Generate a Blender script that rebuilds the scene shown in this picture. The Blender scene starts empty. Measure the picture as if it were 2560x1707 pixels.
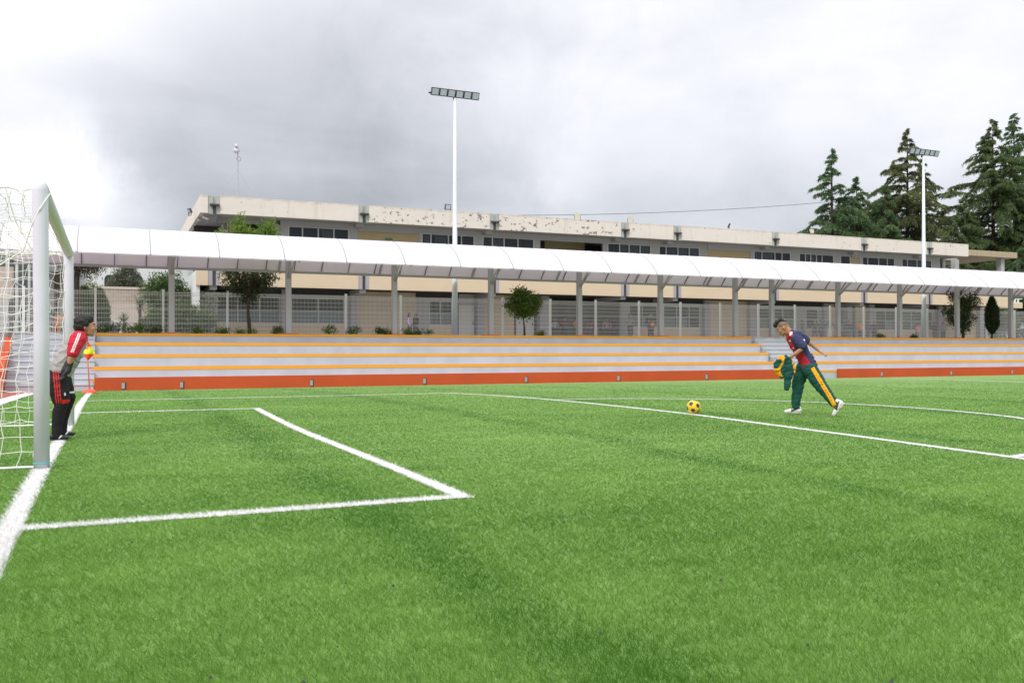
import bpy, bmesh, math, random
import numpy as np
from mathutils import Vector, Matrix, Euler, noise as mnoise
random.seed(7); RNG = np.random.default_rng(11)
R = math.radians
SC = bpy.context.scene
COL = SC.collection

# ------------------------------------------------------------------ camera, sky, sun, exposure
YAW, PITCH, CAMZ = 23.78, 0.42, 1.16
cd = bpy.data.cameras.new('camera'); cam = bpy.data.objects.new('camera', cd); COL.objects.link(cam)
cam.location = (0, 0, CAMZ); cam.rotation_euler = (R(90 + PITCH), 0, R(-YAW))
cd.lens = 31.81; cd.sensor_width = 36; cd.clip_start = 0.05; cd.clip_end = 3000
SC.camera = cam
SC.view_settings.view_transform = 'Standard'; SC.view_settings.look = 'None'
SC.view_settings.gamma = 1; SC.view_settings.use_curve_mapping = False
SC.view_settings.exposure = 0.45
SUN_EL, SUN_AZ = 46, 228          # azimuth from +y clockwise
W = bpy.data.worlds.new('World'); SC.world = W; W.use_nodes = True

def sky_dir(az, el):              # az clockwise from +y, degrees
    return (math.sin(R(az)) * math.cos(R(el)), math.cos(R(az)) * math.cos(R(el)), math.sin(R(el)))

def build_world():
    nt = W.node_tree; N = nt.nodes; L = nt.links
    for n in list(N): N.remove(n)
    def M(op, a, b=None, c=None):
        n = N.new('ShaderNodeMath'); n.operation = op
        for i, v in enumerate((a, b, c)):
            if v is None: continue
            if isinstance(v, (int, float)): n.inputs[i].default_value = v
            else: L.new(v, n.inputs[i])
        return n.outputs[0]
    tc = N.new('ShaderNodeTexCoord'); d = tc.outputs['Generated']
    sep = N.new('ShaderNodeSeparateXYZ'); L.new(d, sep.inputs[0])
    zc = M('ADD', M('MAXIMUM', sep.outputs[2], 0.0), 0.16)
    cmb = N.new('ShaderNodeCombineXYZ')
    L.new(M('DIVIDE', sep.outputs[0], zc), cmb.inputs[0]); L.new(M('DIVIDE', sep.outputs[1], zc), cmb.inputs[1])
    def noise(vec, scale, det, rough, dist=0.0):
        n = N.new('ShaderNodeTexNoise'); n.inputs['Scale'].default_value = scale; n.inputs['Detail'].default_value = det
        n.inputs['Roughness'].default_value = rough; n.inputs['Distortion'].default_value = dist
        L.new(vec, n.inputs['Vector']); return n
    n1 = noise(cmb.outputs[0], 1.0, 7, 0.50, 0.35)
    n2 = noise(d, 7.0, 6, 0.6, 0.4)
    # ragged edges for the cloud masses
    warp = N.new('ShaderNodeVectorMath'); warp.operation = 'MULTIPLY_ADD'
    L.new(n2.outputs['Color'], warp.inputs[0]); warp.inputs[1].default_value = (0.13, 0.13, 0.13)
    off = N.new('ShaderNodeVectorMath'); off.operation = 'SUBTRACT'; L.new(d, off.inputs[0]); off.inputs[1].default_value = (0.065, 0.065, 0.065)
    L.new(off.outputs[0], warp.inputs[2])
    nrm = N.new('ShaderNodeVectorMath'); nrm.operation = 'NORMALIZE'; L.new(warp.outputs[0], nrm.inputs[0])
    val = M('MULTIPLY_ADD', n1.outputs['Fac'], 0.44, 0.566 - 0.22)
    val = M('MULTIPLY_ADD', n2.outputs['Fac'], 0.20, M('SUBTRACT', val, 0.10))
    # cloud masses: azimuth, elevation, half width in degrees, brightness
    for az, el, sg, amp in CLOUDS:
        dp = N.new('ShaderNodeVectorMath'); dp.operation = 'DOT_PRODUCT'
        L.new(nrm.outputs[0], dp.inputs[0]); dp.inputs[1].default_value = sky_dir(az, el)
        k = 1.0 / (R(sg) ** 2)
        g = M('EXPONENT', M('MULTIPLY', M('SUBTRACT', dp.outputs['Value'], 1.0), k))
        val = M('MULTIPLY_ADD', g, amp, val)
    val = M('MULTIPLY', val, M('MULTIPLY_ADD', M('MAXIMUM', sep.outputs[2], 0.0), 2.05, 0.63))   # overcast sky, brighter overhead
    val = M('MAXIMUM', val, 0.12)
    ramp = N.new('ShaderNodeMix'); ramp.data_type = 'RGBA'
    L.new(M('MULTIPLY', M('SUBTRACT', val, 0.4), 2.0), ramp.inputs['Factor']); ramp.clamp_factor = True
    ramp.inputs['A'].default_value = (0.94, 0.97, 1.05, 1); ramp.inputs['B'].default_value = (0.985, 0.985, 1.03, 1)
    vm = N.new('ShaderNodeVectorMath'); vm.operation = 'SCALE'; L.new(ramp.outputs['Result'], vm.inputs[0]); L.new(val, vm.inputs['Scale'])
    bg = N.new('ShaderNodeBackground'); L.new(vm.outputs[0], bg.inputs['Color']); bg.inputs['Strength'].default_value = 1.0
    sky = N.new('ShaderNodeTexSky'); sky.sky_type = 'NISHITA'; sky.sun_disc = False
    sky.sun_elevation = R(SUN_EL); sky.sun_rotation = R(SUN_AZ)
    bg2 = N.new('ShaderNodeBackground'); L.new(sky.outputs[0], bg2.inputs['Color']); bg2.inputs['Strength'].default_value = 0.1
    mx = N.new('ShaderNodeMixShader'); mx.inputs[0].default_value = 0.94
    L.new(bg2.outputs[0], mx.inputs[1]); L.new(bg.outputs[0], mx.inputs[2])
    out = N.new('ShaderNodeOutputWorld'); L.new(mx.outputs[0], out.inputs['Surface'])

CLOUDS = [(9.0, 9.0, 7.5, -0.105), (21.0, 9.0, 9.0, -0.06), (2.5, 7.6, 3.0, -0.08), (34, 12, 8, -0.015), (-6, 17, 8, 0.07),
          (-4.0, 9.8, 1.9, 0.50), (-1.0, 7.4, 1.8, 0.30), (2.4, 6.9, 1.3, 0.16), (27.5, 10.0, 1.4, 0.08),
          (-8, 22, 6, 0.12), (6, 19, 6, -0.03), (33, 18, 6, 0.05), (40, 12, 6, 0.04), (52, 12, 8, 0.06), (18, 20, 5, -0.03), (11, 14, 5, -0.02), (27, 16, 5, 0.06), (1, 11, 3, -0.04)]
build_world()
sl = bpy.data.lights.new('sun', 'SUN'); sl.energy = 1.5; sl.angle = R(14); sl.color = (1.0, 0.97, 0.93)
so = bpy.data.objects.new('sun', sl); COL.objects.link(so)
so.rotation_euler = Vector(sky_dir(SUN_AZ, SUN_EL)).to_track_quat('Z', 'Y').to_euler()

# ------------------------------------------------------------------ helpers
def zg(y):                        # crowned pitch surface
    u = y / 1.16
    return 1.16 * (0.01737 * u - 0.00091 * u * u) if y > -8 else 1.16 * (0.01737 * -8 / 1.16 - 0.00091 * 47.6)

def zg_np(y):
    u = np.maximum(y, -8) / 1.16
    return 1.16 * (0.01737 * u - 0.00091 * u * u)

def link(o): COL.objects.link(o); return o

def tag(o, label=None, cat=None, group=None, kind=None):
    if label: o['label'] = label
    if cat: o['category'] = cat
    if group: o['group'] = group
    if kind: o['kind'] = kind
    return o

def thing(name, label, cat, loc=(0, 0, 0), rz=0, group=None):
    o = link(bpy.data.objects.new(name, None)); o.location = loc; o.rotation_euler = (0, 0, rz)
    o.empty_display_size = 0.2
    return tag(o, label, cat, group)

class MB:
    def __init__(s): s.v = []; s.f = []; s.m = []
    def add(s, verts, faces, mi=0):
        b = len(s.v); s.v += [tuple(p) for p in verts]
        for f in faces: s.f.append(tuple(i + b for i in f)); s.m.append(mi)
    def box(s, x0, x1, y0, y1, z0, z1, mi=0):
        s.add([(x0, y0, z0), (x1, y0, z0), (x1, y1, z0), (x0, y1, z0), (x0, y0, z1), (x1, y0, z1), (x1, y1, z1), (x0, y1, z1)],
              [(0, 3, 2, 1), (4, 5, 6, 7), (0, 1, 5, 4), (1, 2, 6, 5), (2, 3, 7, 6), (3, 0, 4, 7)], mi)
        return s
    def obox(s, mat, hx, hy, hz, mi=0):
        vs = [mat @ Vector(p) for p in ((-hx, -hy, -hz), (hx, -hy, -hz), (hx, hy, -hz), (-hx, hy, -hz), (-hx, -hy, hz), (hx, -hy, hz), (hx, hy, hz), (-hx, hy, hz))]
        s.add(vs, [(0, 3, 2, 1), (4, 5, 6, 7), (0, 1, 5, 4), (1, 2, 6, 5), (2, 3, 7, 6), (3, 0, 4, 7)], mi); return s
    def tube(s, pts, rad, n=8, mi=0, cap=True):
        pts = [Vector(p) for p in pts]; m = len(pts)
        rads = rad if isinstance(rad, (list, tuple)) else [rad] * m
        b = len(s.v); ref = None
        for i, p in enumerate(pts):
            t = (pts[min(i + 1, m - 1)] - pts[max(i - 1, 0)]); t.normalize()
            if ref is None:
                ref = Vector((0, 0, 1)) if abs(t.z) < 0.9 else Vector((1, 0, 0))
            a = t.cross(ref); a.normalize(); c = a.cross(t); ref = c
            for k in range(n):
                an = 2 * math.pi * k / n
                s.v.append(tuple(p + (a * math.cos(an) + c * math.sin(an)) * rads[i]))
        for i in range(m - 1):
            for k in range(n):
                k2 = (k + 1) % n
                s.f.append((b + i * n + k, b + i * n + k2, b + (i + 1) * n + k2, b + (i + 1) * n + k)); s.m.append(mi)
        if cap:
            s.f.append(tuple(b + k for k in range(n))[::-1]); s.m.append(mi)
            s.f.append(tuple(b + (m - 1) * n + k for k in range(n))); s.m.append(mi)
        return s
    def mesh(s, name, mats, off=(0, 0, 0), smooth=False):
        me = bpy.data.meshes.new(name)
        vs = s.v if tuple(off) == (0, 0, 0) else [(p[0] - off[0], p[1] - off[1], p[2] - off[2]) for p in s.v]
        me.from_pydata(vs, [], s.f)
        for m in (mats if isinstance(mats, (list, tuple)) else [mats]): me.materials.append(m)
        if any(s.m): me.polygons.foreach_set('material_index', s.m)
        if smooth: me.polygons.foreach_set('use_smooth', [True] * len(s.f))
        me.update(); return me
    def build(s, name, mats, parent=None, smooth=False, bevel=0, world=True):
        off = parent.location if (parent is not None and world and parent.type == 'EMPTY') else (0, 0, 0)
        o = link(bpy.data.objects.new(name, s.mesh(name, mats, tuple(off), smooth)))
        if parent is not None: o.parent = parent
        if bevel:
            md = o.modifiers.new('bevel', 'BEVEL'); md.width = bevel; md.segments = 2; md.limit_method = 'ANGLE'
        return o

def inst(name, me, parent, loc, rz=0, scale=None):
    o = link(bpy.data.objects.new(name, me)); o.parent = parent; o.location = loc; o.rotation_euler = (0, 0, rz)
    if scale: o.scale = scale
    return o

def tri_mesh(name, P, mats, attrs=None, mat_idx=None):
    """P: (N,3,3) loose triangles"""
    n = len(P); me = bpy.data.meshes.new(name)
    me.vertices.add(3 * n); me.vertices.foreach_set('co', np.ascontiguousarray(P, dtype=np.float32).ravel())
    me.loops.add(3 * n); me.loops.foreach_set('vertex_index', np.arange(3 * n, dtype=np.int32))
    me.polygons.add(n); me.polygons.foreach_set('loop_start', np.arange(0, 3 * n, 3, dtype=np.int32))
    for m in (mats if isinstance(mats, (list, tuple)) else [mats]): me.materials.append(m)
    if mat_idx is not None: me.polygons.foreach_set('material_index', mat_idx.astype(np.int32))
    me.update(calc_edges=True)
    if attrs:
        for k, v in attrs.items():
            a = me.attributes.new(k, 'FLOAT', 'POINT'); a.data.foreach_set('value', np.repeat(v, 3).astype(np.float32))
    return me

# ------------------------------------------------------------------ materials
def nodes(m):
    m.use_nodes = True; nt = m.node_tree
    return nt, nt.nodes, nt.links, nt.nodes['Principled BSDF']

def mat(name, col, rough=0.6, var=0.12, scale=4.0, metal=0.0, spec=0.5, bump=0.0, bscale=None, stretch=(1, 1, 1), coord='Object', transl=0.0):
    m = bpy.data.materials.new(name); nt, N, L, B = nodes(m)
    B.inputs['Roughness'].default_value = rough; B.inputs['Metallic'].default_value = metal
    B.inputs['Specular IOR Level'].default_value = spec
    tc = N.new('ShaderNodeTexCoord'); mp = N.new('ShaderNodeMapping'); mp.inputs['Scale'].default_value = stretch
    L.new(tc.outputs[coord], mp.inputs[0])
    n = N.new('ShaderNodeTexNoise'); n.inputs['Scale'].default_value = scale; n.inputs['Detail'].default_value = 5
    L.new(mp.outputs[0], n.inputs['Vector'])
    mx = N.new('ShaderNodeMix'); mx.data_type = 'RGBA'; L.new(n.outputs['Fac'], mx.inputs['Factor'])
    mx.inputs['A'].default_value = tuple(c * (1 - var) for c in col) + (1,)
    mx.inputs['B'].default_value = tuple(min(1, c * (1 + var)) for c in col) + (1,)
    L.new(mx.outputs['Result'], B.inputs['Base Color'])
    if bump:
        n2 = N.new('ShaderNodeTexNoise'); n2.inputs['Scale'].default_value = bscale or scale * 6; n2.inputs['Detail'].default_value = 4
        L.new(mp.outputs[0], n2.inputs['Vector'])
        bp = N.new('ShaderNodeBump'); bp.inputs['Strength'].default_value = bump; bp.inputs['Distance'].default_value = 0.02
        L.new(n2.outputs['Fac'], bp.inputs['Height']); L.new(bp.outputs[0], B.inputs['Normal'])
    if transl:
        B.inputs['Transmission Weight'].default_value = 0
        tr = N.new('ShaderNodeBsdfTranslucent'); L.new(mx.outputs['Result'], tr.inputs['Color'])
        ms = N.new('ShaderNodeMixShader'); ms.inputs[0].default_value = transl
        out = [x for x in N if x.type == 'OUTPUT_MATERIAL'][0]
        L.new(B.outputs[0], ms.inputs[1]); L.new(tr.outputs[0], ms.inputs[2]); L.new(ms.outputs[0], out.inputs['Surface'])
    return m

def leaf_mat(name, c1, c2, transl=0.3, rough=0.55):
    m = bpy.data.materials.new(name); nt, N, L, B = nodes(m)
    at = N.new('ShaderNodeAttribute'); at.attribute_name = 'rnd'
    mx = N.new('ShaderNodeMix'); mx.data_type = 'RGBA'; L.new(at.outputs['Fac'], mx.inputs['Factor'])
    mx.inputs['A'].default_value = c1 + (1,); mx.inputs['B'].default_value = c2 + (1,)
    L.new(mx.outputs['Result'], B.inputs['Base Color']); B.inputs['Roughness'].default_value = rough
    B.inputs['Specular IOR Level'].default_value = 0.3
    tr = N.new('ShaderNodeBsdfTranslucent'); L.new(mx.outputs['Result'], tr.inputs['Color'])
    ms = N.new('ShaderNodeMixShader'); ms.inputs[0].default_value = transl
    out = [x for x in N if x.type == 'OUTPUT_MATERIAL'][0]
    L.new(B.outputs[0], ms.inputs[1]); L.new(tr.outputs[0], ms.inputs[2]); L.new(ms.outputs[0], out.inputs['Surface'])
    return m

def turf_mat(name, blades):
    m = bpy.data.materials.new(name); nt, N, L, B = nodes(m)
    g = N.new('ShaderNodeNewGeometry')
    def noi(scale, det, st, rough=0.5, rot=0):
        mp = N.new('ShaderNodeMapping'); mp.inputs['Scale'].default_value = st; mp.inputs['Rotation'].default_value = (0, 0, rot)
        L.new(g.outputs['Position'], mp.inputs[0])
        n = N.new('ShaderNodeTexNoise'); n.inputs['Scale'].default_value = scale; n.inputs['Detail'].default_value = det
        n.inputs['Roughness'].default_value = rough; L.new(mp.outputs[0], n.inputs['Vector']); return n.outputs['Fac']
    def M(op, a, b=None, c=None):
        n = N.new('ShaderNodeMath'); n.operation = op
        for i, v in enumerate((a, b, c)):
            if v is None: continue
            if isinstance(v, (int, float)): n.inputs[i].default_value = v
            else: L.new(v, n.inputs[i])
        return n.outputs[0]
    # brushed patches of the pile, soft and streaky along the mowing direction
    v = M('MULTIPLY_ADD', noi(0.33, 3, (1, 1, 1)), 0.9, -0.45)
    v = M('ADD', v, M('MULTIPLY_ADD', noi(1.0, 4, (0.55, 1.9, 1), 0.6, 0.5), 0.8, -0.40))
    v = M('ADD', v, M('MULTIPLY_ADD', noi(3.4, 3, (0.45, 1.6, 1), 0.6, 0.35), 0.36, -0.18))
    # pile crushed along the joints of the turf rolls, every 3.7 m
    sx = N.new('ShaderNodeSeparateXYZ'); L.new(g.outputs['Position'], sx.inputs[0])
    xw = M('ADD', sx.outputs[0], M('MULTIPLY_ADD', noi(0.6, 3, (1, 1, 1)), 0.7, -0.35 - 1.55 + 37.0))
    ds = M('ABSOLUTE', M('SUBTRACT', M('MODULO', M('ADD', xw, 1.85), 3.7), 1.85))
    bd = N.new('ShaderNodeMapRange'); bd.interpolation_type = 'SMOOTHSTEP'; bd.inputs['From Min'].default_value = 0.42; bd.inputs['From Max'].default_value = 0.0; L.new(ds, bd.inputs['Value'])
    v = M('SUBTRACT', v, M('MULTIPLY', bd.outputs[0], M('MULTIPLY_ADD', noi(0.8, 3, (1, 1, 1), 0.6), 1.05, -0.18)))
    if not blades:
        v = M('ADD', v, M('MULTIPLY_ADD', noi(38, 3, (1, 0.7, 1), 0.7), 0.8, -0.4))
    else:
        at = N.new('ShaderNodeAttribute'); at.attribute_name = 'rnd'
        v = M('ADD', v, M('MULTIPLY_ADD', at.outputs['Fac'], 0.75, -0.375))
    v = M('ADD', v, 0.5)
    mx = N.new('ShaderNodeMix'); mx.data_type = 'RGBA'; mx.clamp_factor = True; L.new(v, mx.inputs['Factor'])
    a, b = ((0.060, 0.188, 0.010), (0.245, 0.428, 0.082)) if blades else ((0.080, 0.196, 0.015), (0.192, 0.318, 0.060))
    mx.inputs['A'].default_value = a + (1,); mx.inputs['B'].default_value = b + (1,)
    L.new(mx.outputs['Result'], B.inputs['Base Color'])
    B.inputs['Roughness'].default_value = 0.6 if blades else 0.7; B.inputs['Specular IOR Level'].default_value = 0.3 if blades else 0.25
    if blades:
        tr = N.new('ShaderNodeBsdfTranslucent'); L.new(mx.outputs['Result'], tr.inputs['Color'])
        ms = N.new('ShaderNodeMixShader'); ms.inputs[0].default_value = 0.45
        out = [x for x in N if x.type == 'OUTPUT_MATERIAL'][0]
        L.new(B.outputs[0], ms.inputs[1]); L.new(tr.outputs[0], ms.inputs[2]); L.new(ms.outputs[0], out.inputs['Surface'])
    else:
        B.inputs['Sheen Weight'].default_value = 0.25; B.inputs['Sheen Roughness'].default_value = 0.5
        B.inputs['Sheen Tint'].default_value = (0.75, 0.9, 0.6, 1)
        bp = N.new('ShaderNodeBump'); bp.inputs['Strength'].default_value = 0.6; bp.inputs['Distance'].default_value = 0.02
        L.new(noi(60, 3, (1, 1, 1), 0.7), bp.inputs['Height']); L.new(bp.outputs[0], B.inputs['Normal'])
    return m

def fascia_mat():
    m = bpy.data.materials.new('cream_fascia'); nt, N, L, B = nodes(m)
    g = N.new('ShaderNodeNewGeometry')
    def noi(scale, det, st=(1, 1, 1), rough=0.5):
        mp = N.new('ShaderNodeMapping'); mp.inputs['Scale'].default_value = st; L.new(g.outputs['Position'], mp.inputs[0])
        n = N.new('ShaderNodeTexNoise'); n.inputs['Scale'].default_value = scale; n.inputs['Detail'].default_value = det
        n.inputs['Roughness'].default_value = rough; L.new(mp.outputs[0], n.inputs['Vector']); return n.outputs['Fac']
    def ramp(x, a, b):
        r = N.new('ShaderNodeMapRange'); r.inputs['From Min'].default_value = a; r.inputs['From Max'].default_value = b; L.new(x, r.inputs['Value']); return r.outputs[0]
    def mul(a, b):
        n = N.new('ShaderNodeMath'); n.operation = 'MULTIPLY'; L.new(a, n.inputs[0])
        if isinstance(b, float): n.inputs[1].default_value = b
        else: L.new(b, n.inputs[1])
        return n.outputs[0]
    def mix(f, a, b):
        x = N.new('ShaderNodeMix'); x.data_type = 'RGBA'; L.new(f, x.inputs['Factor'])
        for k, v in (('A', a), ('B', b)):
            if isinstance(v, tuple): x.inputs[k].default_value = v + (1,)
            else: L.new(v, x.inputs[k])
        return x.outputs['Result']
    base = mix(noi(0.9, 5, (0.4, 0.4, 2.0)), (0.66, 0.60, 0.525), (0.77, 0.715, 0.645))
    streak = mul(ramp(noi(1.0, 5, (3.2, 3.2, 0.35), 0.6), 0.55, 0.75), 0.45)
    base = mix(streak, base, (0.50, 0.44, 0.39))
    sx = N.new('ShaderNodeSeparateXYZ'); L.new(g.outputs['Position'], sx.inputs[0])
    lo = ramp(sx.outputs[0], 13.0, 15.0); hi = ramp(sx.outputs[0], 35.0, 31.0)
    area = N.new('ShaderNodeMath'); area.operation = 'MULTIPLY_ADD'; L.new(mul(lo, hi), area.inputs[0]); area.inputs[1].default_value = 0.085; area.inputs[2].default_value = 0.0
    pe = N.new('ShaderNodeMath'); pe.operation = 'ADD'; L.new(noi(3.4, 4, (1, 1, 1.3), 0.62), pe.inputs[0]); L.new(area.outputs[0], pe.inputs[1])
    peel = ramp(pe.outputs[0], 0.685, 0.70)
    base = mix(peel, base, (0.235, 0.20, 0.19))
    # rain grime just below the coping
    gr = N.new('ShaderNodeMath'); gr.operation = 'ADD'; L.new(sx.outputs[2], gr.inputs[0]); L.new(mul(noi(2.0, 4, (1, 1, 0.3)), 0.35), gr.inputs[1])
    base = mix(mul(ramp(gr.outputs[0], 9.88, 10.1), 0.55), base, (0.33, 0.26, 0.22))
    L.new(base, B.inputs['Base Color']); B.inputs['Roughness'].default_value = 0.85; B.inputs['Specular IOR Level'].default_value = 0.2
    bp = N.new('ShaderNodeBump'); bp.inputs['Strength'].default_value = 0.4; bp.inputs['Distance'].default_value = 0.02
    inv = N.new('ShaderNodeMath'); inv.operation = 'SUBTRACT'; inv.inputs[0].default_value = 1; L.new(peel, inv.inputs[1])
    L.new(inv.outputs[0], bp.inputs['Height']); L.new(bp.outputs[0], B.inputs['Normal'])
    return m

def glass_mat(name, tint, mixf=0.35):
    m = bpy.data.materials.new(name); nt, N, L, B = nodes(m)
    B.inputs['Base Color'].default_value = tint + (1,); B.inputs['Roughness'].default_value = 0.08
    tr = N.new('ShaderNodeBsdfTransparent'); tr.inputs['Color'].default_value = (0.75, 0.8, 0.8, 1)
    ms = N.new('ShaderNodeMixShader'); ms.inputs[0].default_value = mixf
    out = [x for x in N if x.type == 'OUTPUT_MATERIAL'][0]
    L.new(tr.outputs[0], ms.inputs[1]); L.new(B.outputs[0], ms.inputs[2]); L.new(ms.outputs[0], out.inputs['Surface'])
    return m

def roof_sheet_mat():
    m = bpy.data.materials.new('white_polycarbonate'); nt, N, L, B = nodes(m)
    g = N.new('ShaderNodeNewGeometry'); mp = N.new('ShaderNodeMapping'); mp.inputs['Scale'].default_value = (2.6, .5, .5); L.new(g.outputs['Position'], mp.inputs[0])
    n = N.new('ShaderNodeTexNoise'); n.inputs['Scale'].default_value = 1.2; n.inputs['Detail'].default_value = 5; L.new(mp.outputs[0], n.inputs['Vector'])
    mx = N.new('ShaderNodeMix'); mx.data_type = 'RGBA'; L.new(n.outputs['Fac'], mx.inputs['Factor'])
    mx.inputs['A'].default_value = (0.85, 0.86, 0.91, 1); mx.inputs['B'].default_value = (0.965, 0.97, 0.99, 1)
    L.new(mx.outputs['Result'], B.inputs['Base Color']); B.inputs['Roughness'].default_value = 0.28
    tr = N.new('ShaderNodeBsdfTranslucent'); tr.inputs['Color'].default_value = (0.90, 0.79, 0.90, 1)
    ms = N.new('ShaderNodeMixShader'); ms.inputs[0].default_value = 0.33
    out = [x for x in N if x.type == 'OUTPUT_MATERIAL'][0]
    L.new(B.outputs[0], ms.inputs[1]); L.new(tr.outputs[0], ms.inputs[2]); L.new(ms.outputs[0], out.inputs['Surface'])
    return m

def stone_mat():
    m = bpy.data.materials.new('pale_stone_block'); nt, N, L, B = nodes(m)
    tc = N.new('ShaderNodeTexCoord'); mp = N.new('ShaderNodeMapping'); mp.inputs['Rotation'].default_value = (R(90), 0, 0); L.new(tc.outputs['Object'], mp.inputs[0])
    br = N.new('ShaderNodeTexBrick'); br.inputs['Scale'].default_value = 1.0; br.inputs['Brick Width'].default_value = 0.55; br.inputs['Row Height'].default_value = 0.28
    br.inputs['Mortar Size'].default_value = 0.012
    br.inputs['Color1'].default_value = (0.40, 0.33, 0.26, 1); br.inputs['Color2'].default_value = (0.47, 0.40, 0.33, 1); br.inputs['Mortar'].default_value = (0.25, 0.2, 0.16, 1)
    L.new(mp.outputs[0], br.inputs['Vector']); L.new(br.outputs['Color'], B.inputs['Base Color']); B.inputs['Roughness'].default_value = 0.9
    return m

TURF = turf_mat('turf_base', False); BLADE = turf_mat('turf_blade', True)
WHITE_TURF = mat('white_turf', (0.76, 0.75, 0.74), 0.7, 0.14, 14, spec=0.2)
WHITE_POST = mat('white_gloss_paint', (0.66, 0.66, 0.735), 0.55, 0.05, 5, spec=.3)
NET = mat('net_twine', (0.86, 0.86, 0.83), 0.8, 0.08, 8)
CONC_GREY = mat('grey_painted_concrete', (0.485, 0.495, 0.535), 0.75, 0.17, 1.4, stretch=(1, 1, .45), bump=0.15, bscale=40)
YELLOW = mat('yellow_edge_paint', (0.80, 0.36, 0.035), 0.6, 0.06, 2.5)
ORANGE = mat('terracotta_paint', (0.54, 0.076, 0.015), 0.7, 0.16, 1.0, bump=0.15, bscale=30)
RED_TRACK = mat('red_track', (0.32, 0.075, 0.05), 0.9, 0.15, 2, bump=0.3)
DRAIN = mat('drain_metal', (0.42, 0.42, 0.44), 0.5, 0.2, 10, metal=0.3)
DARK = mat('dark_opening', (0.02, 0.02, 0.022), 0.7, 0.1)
SOIL = mat('dry_ground', (0.22, 0.19, 0.15), 0.95, 0.25, 1.0, bump=0.4, bscale=10)
PAVE = mat('yard_concrete', (0.30, 0.29, 0.27), 0.9, 0.15, 0.8, bump=0.2)
STEEL_GREY = mat('grey_painted_steel', (0.43, 0.43, 0.465), 0.45, 0.05, 2)
STEEL_DARK = mat('dark_grey_rib', (0.17, 0.16, 0.17), 0.5, 0.06, 2)
SHEET = roof_sheet_mat()
SEAM = mat('seam_trim', (0.33, 0.32, 0.37), 0.4, 0.04)
FENCE = mat('white_fence_coat', (0.88, 0.875, 0.85), 0.45, 0.04, 3)
POLE = mat('galvanised_white_pole', (0.74, 0.77, 0.82), 0.35, 0.04, 2)
BLACK_METAL = mat('black_metal', (0.05, 0.05, 0.06), 0.45, 0.1)
LENS = mat('lamp_lens', (0.47, 0.50, 0.60), 0.45, 0.05, 6)
FASCIA = fascia_mat()
BEIGE = mat('beige_wall', (0.64, 0.515, 0.36), 0.85, 0.06, 0.8, stretch=(1, 1, 2))
BEIGE_DARK = mat('ochre_wall', (0.47, 0.37, 0.21), 0.85, 0.07, 0.8)
GREY_WALL = mat('grey_wall', (0.41, 0.405, 0.41), 0.85, 0.07, 0.9)
LAV = mat('lavender_grey_pier', (0.36, 0.34, 0.37), 0.8, 0.08, 1.5)
STAIN = mat('weathered_concrete', (0.43, 0.44, 0.41), 0.9, 0.3, 2.2, stretch=(2, 2, 0.5))
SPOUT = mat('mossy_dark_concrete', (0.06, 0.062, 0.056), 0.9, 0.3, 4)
RUST = mat('stained_slab', (0.40, 0.33, 0.22), 0.9, 0.4, 1.6, stretch=(2.5, 2.5, 0.4))
FRAME = mat('aluminium_frame', (0.55, 0.55, 0.54), 0.4, 0.05)
GLASS = glass_mat('window_glass', (0.06, 0.07, 0.09), 0.42)
GLASS_LOW = glass_mat('clear_window_glass', (0.10, 0.12, 0.14), 0.12)
GLASS_GRN = glass_mat('greenish_glass', (0.16, 0.22, 0.22), 0.6)
CURTAIN = mat('pale_curtain', (0.80, 0.82, 0.82), 0.9, 0.14, 3, stretch=(8, 8, 0.4))
ROOM = mat('dark_room_slab_shade', (0.06, 0.055, 0.05), 0.9, 0.2)
DOOR = mat('pale_door', (0.62, 0.61, 0.57), 0.6, 0.05)
WHITE_WALL = mat('white_wall', (0.68, 0.70, 0.68), 0.85, 0.06, 0.7)
PINK_WALL = mat('pinkish_wall', (0.56, 0.47, 0.41), 0.85, 0.06, 0.7)
STONE = stone_mat()
BARK = mat('grey_brown_bark', (0.10, 0.08, 0.06), 0.95, 0.3, 8, stretch=(3, 3, 0.6), bump=0.5)
BARK_DARK = mat('dark_bark', (0.045, 0.034, 0.028), 0.95, 0.3, 8, stretch=(3, 3, 0.6), bump=0.5)

# ------------------------------------------------------------------ ground
def grid_sheet(name, xs, ys, zf, m, kind='structure'):
    v = [(x, y, zf(y)) for y in ys for x in xs]; nx = len(xs)
    f = [(j * nx + i, j * nx + i + 1, (j + 1) * nx + i + 1, (j + 1) * nx + i) for j in range(len(ys) - 1) for i in range(nx - 1)]
    b = MB(); b.add(v, f); o = b.build(name, m, smooth=True); o['kind'] = kind; return o

big = MB(); big.box(-900, 900, -900, 1200, -2.2, -1.2); big.build('ground', SOIL)['kind'] = 'structure'
ys = [-30] + list(np.arange(-8, 37.01, 1.5)) + [38.62]
grid_sheet('pitch', [-2.45] + list(np.arange(0, 91, 10)), ys, zg, TURF)
trk = MB()
for a, b_ in zip(ys[:-1], ys[1:]):
    trk.add([(-9, a, zg(a)), (-2.45, a, zg(a)), (-2.45, b_, zg(b_)), (-9, b_, zg(b_))], [(0, 1, 2, 3)])
trk.add([(-2.45, 36.9, zg(36.9) + .006), (-.67, 36.9, zg(36.9) + .006), (-.67, 38.4, zg(38.4) + .006), (-2.45, 38.4, zg(38.4) + .006)], [(0, 1, 2, 3)])
trk.build('running_track', RED_TRACK)['kind'] = 'structure'
up = MB(); up.box(-60, 200, 42.4, 260, -1.1, 1.79); up.build('school_yard', PAVE)['kind'] = 'structure'
bed = MB(); bed.box(-3.9, 90, 41.62, 42.4, -1.0, 1.77); bed.build('planting_bed', SOIL)['kind'] = 'structure'

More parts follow.
